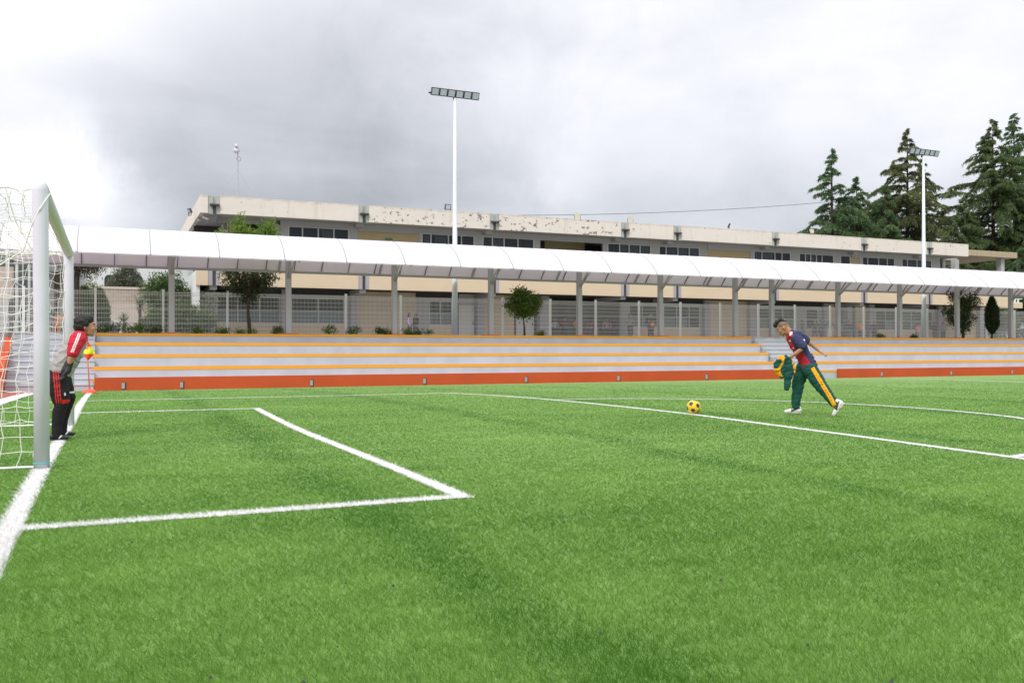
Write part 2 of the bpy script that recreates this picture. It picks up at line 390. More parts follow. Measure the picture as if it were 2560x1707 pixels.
# painted lines of the pitch: centre lines as polylines on the ground, width
LINES = {
 'goal_line': ([(-0.50, -3), (-0.555, 4.0), (-0.575, 9.0), (-0.555, 13.92), (-0.60, 21), (-0.63, 29.6)], 0.125),
 'goal_area_line': ([(-0.52, 6.13), (0.9, 6.14), (2.33, 6.17), (2.28, 8.6), (2.22, 11.4), (2.26, 14), (2.36, 16.75), (0.8, 16.76), (-0.53, 16.78)], 0.115),
 'penalty_area_line': ([(-0.6, 21.72), (3.5, 21.75), (7.86, 21.77), (8.28, 19.6), (8.46, 16.9), (8.5, 14.5), (8.47, 12.1), (8.3, 9.6), (8.13, 6.2), (8.05, 4.4), (8.0, 0.5)], 0.11),
 'penalty_arc': ([(8.47, 17.05), (9.6, 17.0), (10.55, 16.5), (11.4, 15.8), (12.3, 14.65), (12.82, 13.2), (13.0, 11.8), (12.86, 10.35), (12.5, 9.3), (11.7, 8.1), (10.5, 7.15), (9.3, 6.5), (8.13, 6.2)], 0.10),
 'touch_line': ([(-0.63, 31.2), (8, 31.1), (18, 31.4), (30.6, 31.3), (60, 31.3)], 0.11),
 'halfway_circle_line': ([(31.2, 29.6), (30.4, 27.6), (28.1, 22.65), (27.45, 20.6), (27.1, 17), (27.6, 12)], 0.11),
 'turf_edge_line': ([(-2.2, 8), (-2.2, 20), (-2.22, 30.8)], 0.36),
}

def smooth_line(pts, step, corner=False):
    out = []
    for (a, b) in zip(pts[:-1], pts[1:]):
        n = max(1, int(math.dist(a, b) / step))
        out += [(a[0] + (b[0] - a[0]) * i / n, a[1] + (b[1] - a[1]) * i / n) for i in range(n)]
    return out + [pts[-1]]

def catmull(pts, step):
    P = [Vector(p) for p in pts]; P = [2 * P[0] - P[1]] + P + [2 * P[-1] - P[-2]]; out = []
    for i in range(1, len(P) - 2):
        n = max(1, int((P[i + 1] - P[i]).length / step))
        for k in range(n):
            t = k / n; a, b, c, d = P[i - 1:i + 3]
            out.append(0.5 * ((2 * b) + (c - a) * t + (2 * a - 5 * b + 4 * c - d) * t * t + (3 * b - a - 3 * c + d) * t ** 3))
    out.append(P[-2]); return [(p[0], p[1]) for p in out]

GA = LINES['goal_area_line'][0]; PA = LINES['penalty_area_line'][0]
POLY = {}
for k, (p, w) in LINES.items():
    if k == 'goal_area_line': q = smooth_line(p[:3], .4)[:-1] + catmull(p[2:7], .3)[:-1] + smooth_line(p[6:], .4)
    elif k == 'penalty_area_line': q = smooth_line(p[:3], .5)[:-1] + catmull(p[2:], .4)
    elif k in ('penalty_arc', 'halfway_circle_line'): q = catmull(p, .25)
    else: q = smooth_line(p, .5)
    POLY[k] = (np.array(q), w)

FW = np.array([math.sin(R(YAW)), math.cos(R(YAW))]); RT = np.array([math.cos(R(YAW)), -math.sin(R(YAW))])

def seg_dist(P, poly):
    d = np.full(len(P), 1e9)
    for a, b in zip(poly[:-1], poly[1:]):
        ab = b - a; L2 = ab @ ab
        lo = np.minimum(a, b) - .5; hi = np.maximum(a, b) + .5
        s = np.where((P[:, 0] > lo[0]) & (P[:, 0] < hi[0]) & (P[:, 1] > lo[1]) & (P[:, 1] < hi[1]))[0]
        if not len(s): continue
        t = np.clip(((P[s] - a) @ ab) / L2, 0, 1)
        d[s] = np.minimum(d[s], np.linalg.norm(P[s] - (a + t[:, None] * ab), axis=1))
    return d

def vnoise(P, scale, seed):       # cheap smooth value noise
    rg = np.random.default_rng(seed); T = rg.random((64, 64)); q = P * scale; i = np.floor(q).astype(int); f = q - i; f = f * f * (3 - 2 * f)
    g = lambda a, b: T[a % 64, b % 64]
    return (g(i[:, 0], i[:, 1]) * (1 - f[:, 0]) + g(i[:, 0] + 1, i[:, 1]) * f[:, 0]) * (1 - f[:, 1]) + (g(i[:, 0], i[:, 1] + 1) * (1 - f[:, 0]) + g(i[:, 0] + 1, i[:, 1] + 1) * f[:, 0]) * f[:, 1]

def blades(P, D, hmul=1.0):
    n = len(P)
    h = (0.022 + 0.016 * RNG.random(n)) * hmul * np.clip(1.30 - D * 0.095, 0.40, 1.05)
    w = 0.0026 * np.clip(D / 3.2, 1, 4.0) * (0.7 + 0.6 * RNG.random(n))
    az = RNG.random(n) * 2 * np.pi
    lean = (0.35 + 0.75 * RNG.random(n)) * (1 + np.clip((D - 3) / 5, 0, 1.0))
    wa = 2.2 + 2.0 * vnoise(P, 0.45, 3) + 0.5 * vnoise(P, 1.6, 4)
    dx = np.cos(az) * lean + 0.38 * np.cos(wa); dy = np.sin(az) * lean + 0.38 * np.sin(wa)
    fa = RNG.random(n) * 2 * np.pi
    z = zg_np(P[:, 1])
    T = np.zeros((n, 3, 3))
    T[:, 0, 0] = P[:, 0] - w * np.cos(fa) / 2; T[:, 0, 1] = P[:, 1] - w * np.sin(fa) / 2; T[:, 0, 2] = z
    T[:, 1, 0] = P[:, 0] + w * np.cos(fa) / 2; T[:, 1, 1] = P[:, 1] + w * np.sin(fa) / 2; T[:, 1, 2] = z
    T[:, 2, 0] = P[:, 0] + dx * h; T[:, 2, 1] = P[:, 1] + dy * h; T[:, 2, 2] = z + h
    return T

NB = 1380000
D0, D1, EXP = 2.1, 36.0, 0.42
uu = RNG.random(NB)
D = (D0 ** EXP + uu * (D1 ** EXP - D0 ** EXP)) ** (1 / EXP)
lat = (RNG.random(NB) * 2 - 1) * (D * 0.71 + 0.7)
P = D[:, None] * FW + lat[:, None] * RT
ok = (P[:, 0] > -2.4) & (P[:, 1] < 37) & (RNG.random(NB) < np.clip((38 - D) / 20, 0, 1))
for k, (q, w) in POLY.items():
    wob = 0.020 * (vnoise(P, 11.0, 5) - .5) + 0.03 * (vnoise(P, 1.3, 6) - .5) - 0.006
    ok &= seg_dist(P, q) > w / 2 + wob
g = P[ok]
o = link(bpy.data.objects.new('turf_grass', tri_mesh('turf_grass', blades(g, D[ok]), BLADE, {'rnd': RNG.random(len(g))})))
tag(o, 'short bright green artificial turf covering the pitch', 'grass', kind='stuff')

for k, (q, w) in POLY.items():    # each line: a strip on the turf and its own white tufts
    n = len(q); tan = np.gradient(q, axis=0); tan /= np.linalg.norm(tan, axis=1)[:, None]; nor = np.stack([-tan[:, 1], tan[:, 0]], 1)
    if k in ('goal_area_line', 'penalty_area_line'):   # mitred corners
        for i in range(1, n - 1):
            a = q[i] - q[i - 1]; b_ = q[i + 1] - q[i]; a /= np.linalg.norm(a); b_ /= np.linalg.norm(b_); na = np.array([-a[1], a[0]]); nb = np.array([-b_[1], b_[0]]); m_ = na + nb; nor[i] = m_ / (m_ @ na)
    jit = lambda: -0.010 + 0.014 * (RNG.random(n) - .5)
    l = q + nor * (w / 2 + jit())[:, None]; r = q - nor * (w / 2 + jit())[:, None]
    dz = 0.004 + 0.004 * list(POLY).index(k) * 0.5
    vs = np.concatenate([np.c_[l, zg_np(l[:, 1]) + dz], np.c_[r, zg_np(r[:, 1]) + dz]]).tolist()
    b = MB(); b.add(vs, [(n + i, n + i + 1, i + 1, i) for i in range(n - 1)])
    me_s = b.mesh('strip', WHITE_TURF)
    seglen = np.linalg.norm(np.diff(q, axis=0), axis=1); cum = np.r_[0, np.cumsum(seglen)]
    cnt = int(cum[-1] * 3200); s = RNG.random(cnt) * cum[-1]
    x = np.interp(s, cum, q[:, 0]); y = np.interp(s, cum, q[:, 1]); nx = np.interp(s, cum, nor[:, 0]); ny = np.interp(s, cum, nor[:, 1])
    off = (RNG.random(cnt) - .5) * w * 1.12; PP = np.c_[x + nx * off, y + ny * off]; DD = PP @ FW
    keep = (DD > 1.5) & (DD < 30) & (RNG.random(cnt) < np.clip(3.5 / np.maximum(DD, 0.1), 0.12, 1)) & (np.abs(PP @ RT) < DD * .75 + .5)
    T = blades(PP[keep], DD[keep], 1.15)
    base = len(vs); tv = T.reshape(-1, 3)
    b.v += [tuple(p) for p in tv.tolist()]; b.f += [(base + 3 * i, base + 3 * i + 1, base + 3 * i + 2) for i in range(len(T))]; b.m += [0] * len(T)
    o = b.build('pitch_marking' if k != 'goal_line' else 'goal_line', WHITE_TURF); o.name = k; o['kind'] = 'structure'
    bpy.data.meshes.remove(me_s)

# black rubber crumbs kicked up on the turf
cb = MB()
for i in range(70):
    d = 2.4 + 14 * random.random() ** 1.5; p = FW * d + RT * (random.uniform(-.6, .6) * d)
    if p[0] < -.3: continue
    r = random.uniform(.004, .009); z = zg(p[1]) + .02
    cb.add([(p[0] + r, p[1], z), (p[0] - r, p[1] + r, z), (p[0] - r * .6, p[1] - r, z), (p[0], p[1], z + r * 1.6)], [(0, 1, 3), (1, 2, 3), (2, 0, 3), (0, 2, 1)])
tag(cb.build('rubber_crumb', BLACK_METAL), 'tiny black rubber crumbs scattered on the green turf', 'rubber crumb', kind='stuff')

# ------------------------------------------------------------------ terraced stands and stairs
YB = 38.4; GB = -0.62                                   # front of the stand, foot below the turf
TOPS = [(38.62, -0.05), (39.2, 0.43), (40.0, 0.91), (40.8, 1.39), (41.6, 1.79)]
def stand(label, x0s, x1s, xp0, xp1, loc, drains):
    t = thing('terraced_stand', label, 'grandstand', loc, group='terraced stands of grey steps with yellow edges')
    MB().box(xp0, xp1, YB, YB + .2, GB, 0.02).build('parapet', ORANGE, t, bevel=.01)
    prev = GB
    for k, (y, z) in enumerate(TOPS):
        y1 = TOPS[k + 1][0] if k < 4 else 41.62
        b = MB(); b.box(x0s[k] + .05, x1s[k], y, y1, prev - .02, z - .002); b.build('step', CONC_GREY, t)
        h = (.11, .145, .135, .13, .115)[k]
        n = MB(); n.box(x0s[k], x1s[k] + .01, y - .012, y + .10, z - h, z + .004); n.build('nosing', YELLOW, t)
        prev = z
    dm = MB(); dm.box(-.055, .055, -.03, .02, -.115, .115); dm = dm.mesh('drain_outlet', DRAIN)
    fm = MB(); fm.box(-.075, .075, -.012, .0, -.14, .14); fm = fm.mesh('drain_frame', BLACK_METAL)
    for x in drains:
        p = (x - loc[0], YB - .006 - loc[1], -.305 - loc[2]); d = inst('drain_outlet', dm, t, p)
        f = inst('frame', fm, d, (0.03, .006, 0))
    return t
stand('long grey terraced stand with yellow step edges and orange front wall, left of the player', [-.75, -.75, -.75, -.75, -.70], [32.7, 33.02, 33.1, 33.2, 33.25],
      -.66, 32.79, (16, 39, -.4), [.36, 2.5, 7.66, 12.66, 17.63, 22.6, 27.8])
stand('grey terraced stand with yellow step edges and orange wall, behind and right of the player', [35.5, 35.45, 35.42, 35.4, 35.4], [88] * 5,
      36.66, 88, (60, 39, -.4), [39.75, 45.2, 50.4, 55.6, 60.8])
def stair(label, x0, x1, loc, n=10, side=False):
    t = thing('stairway', label, 'stairs', loc, group='grey stairways up the terrace')
    for k in range(n):
        y = 38.42 + k * (41.6 - 38.42) / n; z = -.46 + (k + 1) * (1.785 + .46) / n
        z0 = GB if k == 0 else -.46 + k * (1.785 + .46) / n - .02
        b = MB(); b.box(x0 + .004, x1 - .004, y + .028, y + .34, z0, z - .038); b.box(x0, x1, y, y + .36, z - .038, z + random.uniform(-.004, .004)); b.build('step', CONC_GREY, t)
        b = MB(); b.box(x0 + .01, x1 - .01, y + .06, 41.61, z0, z - .05); b.build('riser', CONC_GREY, t)
    if side:
        b = MB(); b.add([(x, y, z) for x in (x0 - .34, x0 - .005) for y, z in ((38.0, -.75), (41.75, -.75), (41.75, 1.62), (38.0, .30))],
                        [(0, 1, 2, 3), (7, 6, 5, 4), (0, 4, 5, 1), (1, 5, 6, 2), (2, 6, 7, 3), (3, 7, 4, 0)])
        b.build('side_wall', ORANGE, t)
        b = MB(); b.tube([(x0 - .17, 38.0, 1.0), (x0 - .17, 41.7, 2.35)], .025, 8)
        for y in (38.05, 39.9, 41.65): b.tube([(x0 - .17, y, .3 + (y - 38) * .35), (x0 - .17, y, 1.0 + (y - 38) * .365)], .02, 6)
        b.build('handrail', STEEL_GREY, t, smooth=True)
stair('grey concrete stairway with orange side wall behind the goal, left of the stand', -3.7, -.68, (-2.2, 39, -.45), side=True)
stair('narrow pale grey stairway between the two stands behind the running player', 33.25, 35.38, (34.2, 39, -.45))

# ------------------------------------------------------------------ covered walkway
YC, Z0, HW, RISE = 41.9, 4.925, 2.7, 1.31
RAD = (HW * HW + RISE * RISE) / (2 * RISE); AMAX = math.asin(HW / RAD); ZC = Z0 + RISE - RAD
def arc(a, dr=0): return (YC + (RAD + dr) * math.sin(a), ZC + (RAD + dr) * math.cos(a))
XL, XR, MOD = -3.966, 66.0, 2.667
cw = thing('covered_walkway', 'long white vaulted walkway roof on grey posts above the terrace', 'canopy', (30, YC, 1.79))
NA = 20
rb = MB()                                                # one roof sheet module, thin curved shell
for dr in (0, -.012):
    pts = [arc(-AMAX + 2 * AMAX * i / NA, dr) for i in range(NA + 1)]
    b0 = len(rb.v)
    rb.v += [(x, y - YC, z - 1.79) for y, z in pts for x in (0.0, MOD - .012)]
    for i in range(NA):
        f = (b0 + 2 * i, b0 + 2 * i + 1, b0 + 2 * i + 3, b0 + 2 * i + 2); rb.f.append(f if dr == 0 else f[::-1]); rb.m.append(0)
sheet = rb.mesh('roof_sheet', SHEET, smooth=True)
def rib_mesh(name, w, d, dr, m):
    b = MB()
    for i in range(NA):
        a0, a1 = -AMAX + 2 * AMAX * i / NA, -AMAX + 2 * AMAX * (i + 1) / NA
        q = [arc(a0, dr), arc(a1, dr), arc(a1, dr + d), arc(a0, dr + d)]
        b.add([(x, y - YC, z - 1.79) for x in (-w / 2, w / 2) for y, z in q], [(0, 1, 2, 3), (7, 6, 5, 4), (0, 4, 5, 1), (2, 6, 7, 3)])
    return b.mesh(name, m, smooth=False)
rib = rib_mesh('rib', .035, .05, -.066, STEEL_DARK); seam = rib_mesh('seam_strip', .045, .014, .001, SEAM); big_rib = rib_mesh('main_rib', .09, .10, -.118, STEEL_GREY)
k = 0; x = XL
while x < XR - .1:
    inst('roof_sheet', sheet, cw, (x - 30, 0, 0)); inst('seam_strip', seam, cw, (x - 30 - .006, 0, 0))
    inst('rib', rib, cw, (x - 30, 0, 0)); inst('rib', rib, cw, (x - 30 + MOD / 2, 0, 0))
    x += MOD
for s in (-1, 1):
    y, z = arc(s * AMAX, -.02)
    MB().box(XL, XR, y - .05, y + .05, z - (.12 if s > 0 else .035), z - (.005 if s > 0 else .022)).build('edge_beam', STEEL_GREY if s > 0 else SHEET, cw)
MB().box(XL, XR, YC - .06, YC + .06, ZC + RAD - .23, ZC + RAD - .125).build('ridge_beam', STEEL_GREY, cw)
colm = MB(); cp_ = [(-.105, -.125), (.105, -.125), (.125, -.105), (.125, .105), (.105, .125), (-.105, .125), (-.125, .105), (-.125, -.105)]
colm.add([(x * s, y * s, z) for z, s in ((-.05, 1.0), (2.4, .97), (ZC + RAD - 1.79 - .15, .93)) for x, y in cp_], [(i, (i + 1) % 8, 8 + (i + 1) % 8, 8 + i) for i in range(8)] + [(8 + i, 8 + (i + 1) % 8, 16 + (i + 1) % 8, 16 + i) for i in range(8)]); colm = colm.mesh('column', STEEL_GREY)
foot = MB(); foot.box(-.42, .42, -.20, .35, -.05, .035); foot = foot.mesh('footing', ORANGE)
arms = MB(); ya, za = arc(-AMAX * .70, -.10)
for dx in (-.07, .07): arms.tube([(dx * .6, -.10, 2.55), (dx, (ya - YC) * .45, 2.55 + (za - 1.79 - 2.55) * .52), (dx, ya - YC, za - 1.79)], .032, 6)
armm = arms.mesh('bracket', STEEL_GREY, smooth=True)
COLX = [2.307 + 5 * k - 5 for k in range(8)] + [34.896 + 5 * k for k in range(7)]
for x in COLX:
    c = inst('column', colm, cw, (x - 30, 0, 0)); inst('footing', foot, c, (0, -.02, 0)); inst('bracket', armm, c, (0, 0, 0))
    inst('main_rib', big_rib, cw, (x - 30, 0, 0))

# ------------------------------------------------------------------ mesh fence
YF, FX0, FS, FT, FBZ = 45.2, -6.5, 2.875, 3.86, 1.79
fc = thing('mesh_fence', 'tall white welded mesh fence with square posts along the walkway', 'fence', (27, YF, 1.79))
pw = MB(); W_ = FS - .10
nv = 42
for i in range(nv):
    x = -W_ / 2 + W_ * i / (nv - 1); pw.box(x - .0053, x + .0053, -.005, .005, .06, 2.02)
for z in (.10, .30, .50, .56, .76, .96, 1.16, 1.22, 1.42, 1.62, 1.82, 1.88, 1.96):
    pw.box(-W_ / 2, W_ / 2, -.018, -.006, z - .0065, z + .0065)
pw = pw.mesh('mesh_panel', FENCE)
ps = MB(); ps.box(-.055, .055, -.04, .04, -.2, 2.09); ps.box(-.06, .06, -.045, .045, 2.092, 2.11); ps = ps.mesh('fence_post', FENCE)
for k in range(27):
    x = FX0 + FS * k
    inst('fence_post', ps, fc, (x - 27, 0, 0)); inst('mesh_panel', pw, fc, (x - 27 + FS / 2, 0, 0))

# ------------------------------------------------------------------ floodlight poles
def flood_mesh():
    b = MB(); b.box(-.205, .205, -.06, .08, -.2, .2); b = b.mesh('floodlight', BLACK_METAL)
    l = MB(); l.box(-.17, .17, -.075, -.062, -.15, .165); l = l.mesh('lens', LENS)
    return b, l
FB, FL = flood_mesh()
def light_pole(x, top, label, rz=0.0):
    y = 44.96; t = thing('light_pole', label, 'light pole', (x, y, 1.79), group='tall white floodlight poles behind the walkway')
    b = MB(); b.tube([(0, 0, -.1), (0, 0, 3), (0, 0, 8), (0, 0, top - 1.79)], [.165, .145, .105, .065], 18); b.mesh
    p = link(bpy.data.objects.new('pole', b.mesh('pole', POLE, smooth=True))); p.parent = t
    b = MB(); b.box(-.19, .19, -.19, .19, -.02, .03); b = b.mesh('base_plate', POLE); inst('base_plate', b, t, (0, 0, 0))
    b = MB(); b.tube([(-1.42, .12, top - 1.79 + .18), (1.42, .12, top - 1.79 + .18)], .045, 8); b.box(-.05, .05, -.05, .17, top - 1.79 - .1, top - 1.79 + .2)
    c = link(bpy.data.objects.new('crossbar', b.mesh('crossbar', BLACK_METAL))); c.parent = t
    for i in range(6):
        f = link(bpy.data.objects.new('floodlight', FB)); f.parent = t; f.location = (-1.13 + .452 * i, -.06, top - 1.79 + .22); f.rotation_euler = (R(24), 0, 0)
        l = link(bpy.data.objects.new('lens', FL)); l.parent = f
    return t
light_pole(16.51, 14.37, 'tall white pole with six floodlights in the middle of the photo')
light_pole(50.40, 14.24, 'tall white pole with six floodlights in front of the conifers at right')

# ------------------------------------------------------------------ school building
sb = thing('school_building', 'two storey school with cream roof edge and beige lower band behind the walkway', 'building', (35, 60, 1.79))
def P_(name, m, *boxes, bevel=0, parent=None, smooth=False):
    b = MB()
    for q in boxes: b.box(*q)
    if parent is None: return b.build(name, m, sb, bevel=bevel)
    o = b.build(name, m, None); me = o.data
    me.transform(Matrix.Translation(-Vector(sb.location) - Vector(parent.location))); o.parent = parent; return o
FX, FXR, YFa = 4.48, 65.68, 54.0
GUT = [5.24, 13.944, 22.563, 32.344, 36.635, 45.358, 54.136, 61.2]
GW = .33
edges = [FX] + sum([[g - GW, g + GW] for g in GUT], []) + [FXR]
for i in range(0, len(edges), 2):
    dz = random.uniform(-.01, .01)
    P_('fascia_panel', FASCIA, (edges[i], edges[i + 1], YFa, YFa + .22, 8.83 + dz, 9.86 + dz), bevel=.012)
for g in GUT:
    p = P_('gutter_pier', STAIN, (g - GW + .003, g - .06, YFa + .05, YFa + .2, 8.81, 9.86), (g + .10, g + GW - .003, YFa + .05, YFa + .2, 8.81, 9.86), (g - .06, g + .10, YFa + .13, YFa + .2, 8.83, 9.84))
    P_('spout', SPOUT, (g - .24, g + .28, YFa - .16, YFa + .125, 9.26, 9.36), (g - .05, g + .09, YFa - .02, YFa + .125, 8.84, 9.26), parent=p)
P_('side_fascia', FASCIA, (FX, FX + .22, YFa + .225, 70, 8.83, 9.86))
P_('back_fascia', FASCIA, (FX + .23, FXR, 69.8, 70, 8.83, 9.86)); P_('end_fascia', FASCIA, (FXR - .22, FXR, YFa + .225, 69.7, 8.83, 9.86))
P_('roof_slab', GREY_WALL, (FX + .03, FXR - .03, YFa + .21, 69.79, 8.86, 9.6))
# soffit cross beams
for g in GUT: P_('soffit_beam', GREY_WALL, (g - .25, g + .25, YFa + .9, 57, 8.64, 8.858))
# beige band of the first floor
for i in range(0, len(edges), 2):
    x0, x1 = edges[i], edges[i + 1]
    if i == 0: x0 = 4.28
    if i == len(edges) - 2: x1 = 70.5
    P_('balcony_panel', BEIGE, (x0, x1, YFa, YFa + .25, 4.73, 6.0), bevel=.01)
for g in GUT:
    p = P_('band_pier', LAV, (g - GW + .003, g - .08, YFa + .03, YFa + .2, 4.74, 6.0), (g + .10, g + GW - .003, YFa + .03, YFa + .2, 4.74, 6.0), (g - .08, g + .10, YFa + .12, YFa + .2, 4.74, 6.0))
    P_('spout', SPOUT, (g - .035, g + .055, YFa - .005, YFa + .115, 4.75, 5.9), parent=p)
P_('floor_slab', ROOM, (4.3, 70.4, YFa + .26, 69, 4.78, 5.1))  # near-black colour stands in for the deep shade under the slab
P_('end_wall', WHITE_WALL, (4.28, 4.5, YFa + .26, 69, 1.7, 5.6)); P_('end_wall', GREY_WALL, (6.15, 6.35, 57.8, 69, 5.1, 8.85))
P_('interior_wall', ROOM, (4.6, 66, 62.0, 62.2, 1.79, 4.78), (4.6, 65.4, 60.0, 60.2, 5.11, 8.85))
P_('paving', PAVE, (4.6, 75, 53.5, 62, 1.70, 1.796))

def window(x0, x1, y, z0, z1, mull, panes, trans=None, glass=GLASS):
    """frame with its panes; panes: string, d dark open pane, c curtained, h half curtained"""
    b = MB(); fw = .035
    b.box(x0, x1, y - .03, y + .04, z0, z0 + fw * 1.3); b.box(x0, x1, y - .03, y + .04, z1 - fw, z1)
    xs = [x0] + mull + [x1]
    for i, x in enumerate(xs):
        a = x if i == 0 else (x - 2 * fw if i == len(xs) - 1 else x - fw)
        b.box(a, a + 2 * fw, y - .028, y + .038, z0 + fw * 1.3, z1 - fw)
    if trans: 
        for i in range(len(xs) - 1): b.box(xs[i] + fw * 2, xs[i + 1] - fw * 2 + fw, y - .025, y + .035, trans - fw / 2, trans + fw / 2)
    fr = b.build('window', FRAME, sb)
    for i, c in enumerate(panes):
        a, e = xs[i] + .05, xs[i + 1] - .05
        q = MB(); q.box(a, e, y + .004, y + .012, z0 + .03, z1 - .03)
        me = q.mesh('pane', glass); me.transform(Matrix.Translation(-Vector(sb.location))); o = link(bpy.data.objects.new('pane', me)); o.parent = fr
        if c in 'chtl':
            q = MB(); w = e - a; zt = z1 - .04
            za = z0 + .04 if c != 'l' else z0 + .04
            zb = zt if c != 'l' else (trans or zt) - .02
            nn = 14
            lo, hi = (a, e) if c in 'cl' else ((a, a + w * .75) if c == 'h' else (a + w * .2, e))
            top = [(lo + (hi - lo) * j / nn, y + .14 + .025 * (j % 2), zb) for j in range(nn + 1)]
            sk = .25 if c in 'ht' else 0
            bot = [(lo + w * sk * .8 * (1 if c == 't' else .3) + (hi - lo - w * sk) * j / nn, y + .14 + .025 * (j % 2), za) for j in range(nn + 1)]
            q.add(top + bot, [(j, j + 1, nn + 2 + j, nn + 1 + j) for j in range(nn)])
            me = q.mesh('curtain', CURTAIN); me.transform(Matrix.Translation(-Vector(sb.location))); o = link(bpy.data.objects.new('curtain', me)); o.parent = fr
    return fr

YU = 55.5
def wall_with(xa, xb, y, za, zb, wx0, wx1, wz0, wz1, m, msill=None, th=.2):
    bx = []
    if wx0 > xa: bx.append((xa, wx0, y, y + th, za, zb))
    if wx1 < xb: bx.append((wx1, xb, y, y + th, za, zb))
    bx.append((wx0, wx1, y, y + th, wz1, zb))
    P_('wall', m, *bx)
    P_('sill_wall', msill or m, (wx0, wx1, y + .001, y + th - .001, za, wz0))
UP = [  # x0, x1, mullions, panes
 (9.65, 13.40, [10.52, 11.48, 12.44], 'ddtd'), (18.10, 21.76, [18.74, 19.94, 20.84], 'ttdd'), (22.32, 26.10, [23.03, 23.88, 24.9], 'dcdd'),
 (31.79, 35.38, [32.78, 33.56, 34.47], 'dccc'), (36.04, 39.60, [36.67, 37.69, 38.68], 'dccc'), (44.54, 48.10, [45.32, 46.57, 47.25], 'tcdd'),
 (48.91, 52.43, [49.56, 50.09, 50.66, 51.23], 'dcchd'), (53.10, 54.16, [], 'd'), (55.40, 58.95, [56.0, 57.18, 58.13], 'dddd'), (59.72, 63.14, [60.36, 61.44, 62.14], 'dddd')]
cuts = [9.2, 13.95, 18.0, 22.05, 26.35, 0, 35.7, 40.0, 44.3, 48.5, 52.8, 54.22, 59.3, 63.6]
zones = [(9.2, 13.95, 0), (17.9, 22.05, 1), (22.05, 26.56, 2), (31.44, 35.7, 3), (35.7, 40.26, 4), (44.2, 48.5, 5), (48.5, 52.75, 6), (52.75, 54.22, 7), (55.1, 59.35, 8), (59.35, 63.6, 9)]
for xa, xb, i in zones:
    x0, x1, mu, pn = UP[i]
    wall_with(xa, xb, YU, 5.11, 8.855, x0, x1, 7.0, 8.53, GREY_WALL)
    window(x0 + .003, x1 - .003, YU + .02, 7.0, 8.528, mu, pn)
for xa, xb in ((13.95, 17.9), (40.26, 44.2), (54.22, 55.1)):
    P_('wall', BEIGE_DARK, (xa, xb, YU + .05, YU + .25, 5.11, 8.45)); P_('lintel_beam', GREY_WALL, (xa, xb, YU - .1, YU + .26, 8.452, 8.857))
# open corridor bay with its ochre back wall
P_('lintel_beam', GREY_WALL, (26.56, 31.44, YU, YU + .25, 8.5, 8.857)); P_('wall', BEIGE_DARK, (28.2, 31.44, 58.2, 58.4, 5.11, 8.85))
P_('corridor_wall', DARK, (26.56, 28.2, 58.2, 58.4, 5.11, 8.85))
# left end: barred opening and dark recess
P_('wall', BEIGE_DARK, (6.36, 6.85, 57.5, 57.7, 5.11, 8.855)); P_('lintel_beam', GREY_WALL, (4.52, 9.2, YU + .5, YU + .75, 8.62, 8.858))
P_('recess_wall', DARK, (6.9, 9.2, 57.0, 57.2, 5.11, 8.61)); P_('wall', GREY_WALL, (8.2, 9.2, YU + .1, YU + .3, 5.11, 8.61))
for i in range(5): P_('window_bar', FRAME, (6.15 + .17 * i, 6.19 + .17 * i, YU + .3, YU + .34, 7.8, 8.61))
P_('terrace_column', GREY_WALL, (63.6, 64.1, YU, YU + .5, 5.11, 8.855)); P_('terrace_column', GREY_WALL, (65.3, 65.66, YU + .8, YU + 1.2, 5.11, 8.85))
# small green plate above the ochre wall
P_('wall_plate', mat('green_plate', (.05, .22, .12), .5, .05), (15.7, 16.2, YU + .02, YU + .045, 7.98, 8.12))

YL = 57.0
LO = [(5.67, 9.45, [6.9, 8.2], 'lll', 4.3), (10.1, 13.48, [11.79], 'll', 4.3), (19.1, 20.74, [19.9], 'll', 4.3), (34.45, 36.9, [35.6], 'll', 4.3), (37.4, 40.7, [38.6, 39.7], 'lld', 4.3),
      (45.95, 50.0, [47.3, 48.6], 'lll', 4.3), (50.9, 52.2, [], 'd', 4.3), (58.35, 60.6, [59.5], 'dl', 4.3), (61.2, 64.9, [62.4, 63.6], 'dld', 4.3)]
LZ = [(5.3, 9.48), (9.8, 13.76), (18.2, 21.1), (33.75, 37.1), (37.1, 40.86), (45.9, 50.4), (50.4, 52.5), (58.0, 61.0), (61.0, 65.2)]
for (x0, x1, mu, pn, zt), (xa, xb) in zip(LO, LZ):
    wall_with(xa, xb, YL, 1.79, 4.5, x0, x1, 2.70, zt, GREY_WALL, BEIGE); P_('lintel_beam', ROOM, (xa, xb, YL - .1, YL + .25, 4.502, 4.778))  # lintel coloured dark to paint the band of shade below the slab
    window(x0 + .003, x1 - .003, YL + .02, 2.70, zt - .002, mu, pn, trans=3.5, glass=GLASS_LOW)
for xa, xb in ((14.22, 18.2), (22.93, 25.3), (41.38, 45.1), (53.0, 54.6), (56.2, 57.3), (66.5, 70.3)): P_('wall', BEIGE, (xa, xb, YL + .03, YL + .23, 1.79, 4.78))
for xa, xb in ((21.22, 22.36), (25.45, 26.8)):
    d = P_('door', DOOR, (xa, xb, YL + .05, YL + .1, 1.8, 4.0)); P_('handle', BLACK_METAL, (xb - .14, xb - .1, YL - .01, YL + .048, 2.75, 2.95), parent=d)
    P_('wall', GREY_WALL, (xa, xb, YL, YL + .2, 4.0, 4.78))
for xa, xb in ((9.48, 9.8), (13.78, 14.2), (22.45, 22.92), (27.1, 27.8), (40.87, 41.37), (45.12, 45.88), (52.52, 52.98), (55.0, 55.5), (57.35, 57.9), (65.25, 65.8), (70.32, 70.8)):
    P_('column', LAV, (xa, xb, YL - .35, YL + .26, 1.79, 4.78))
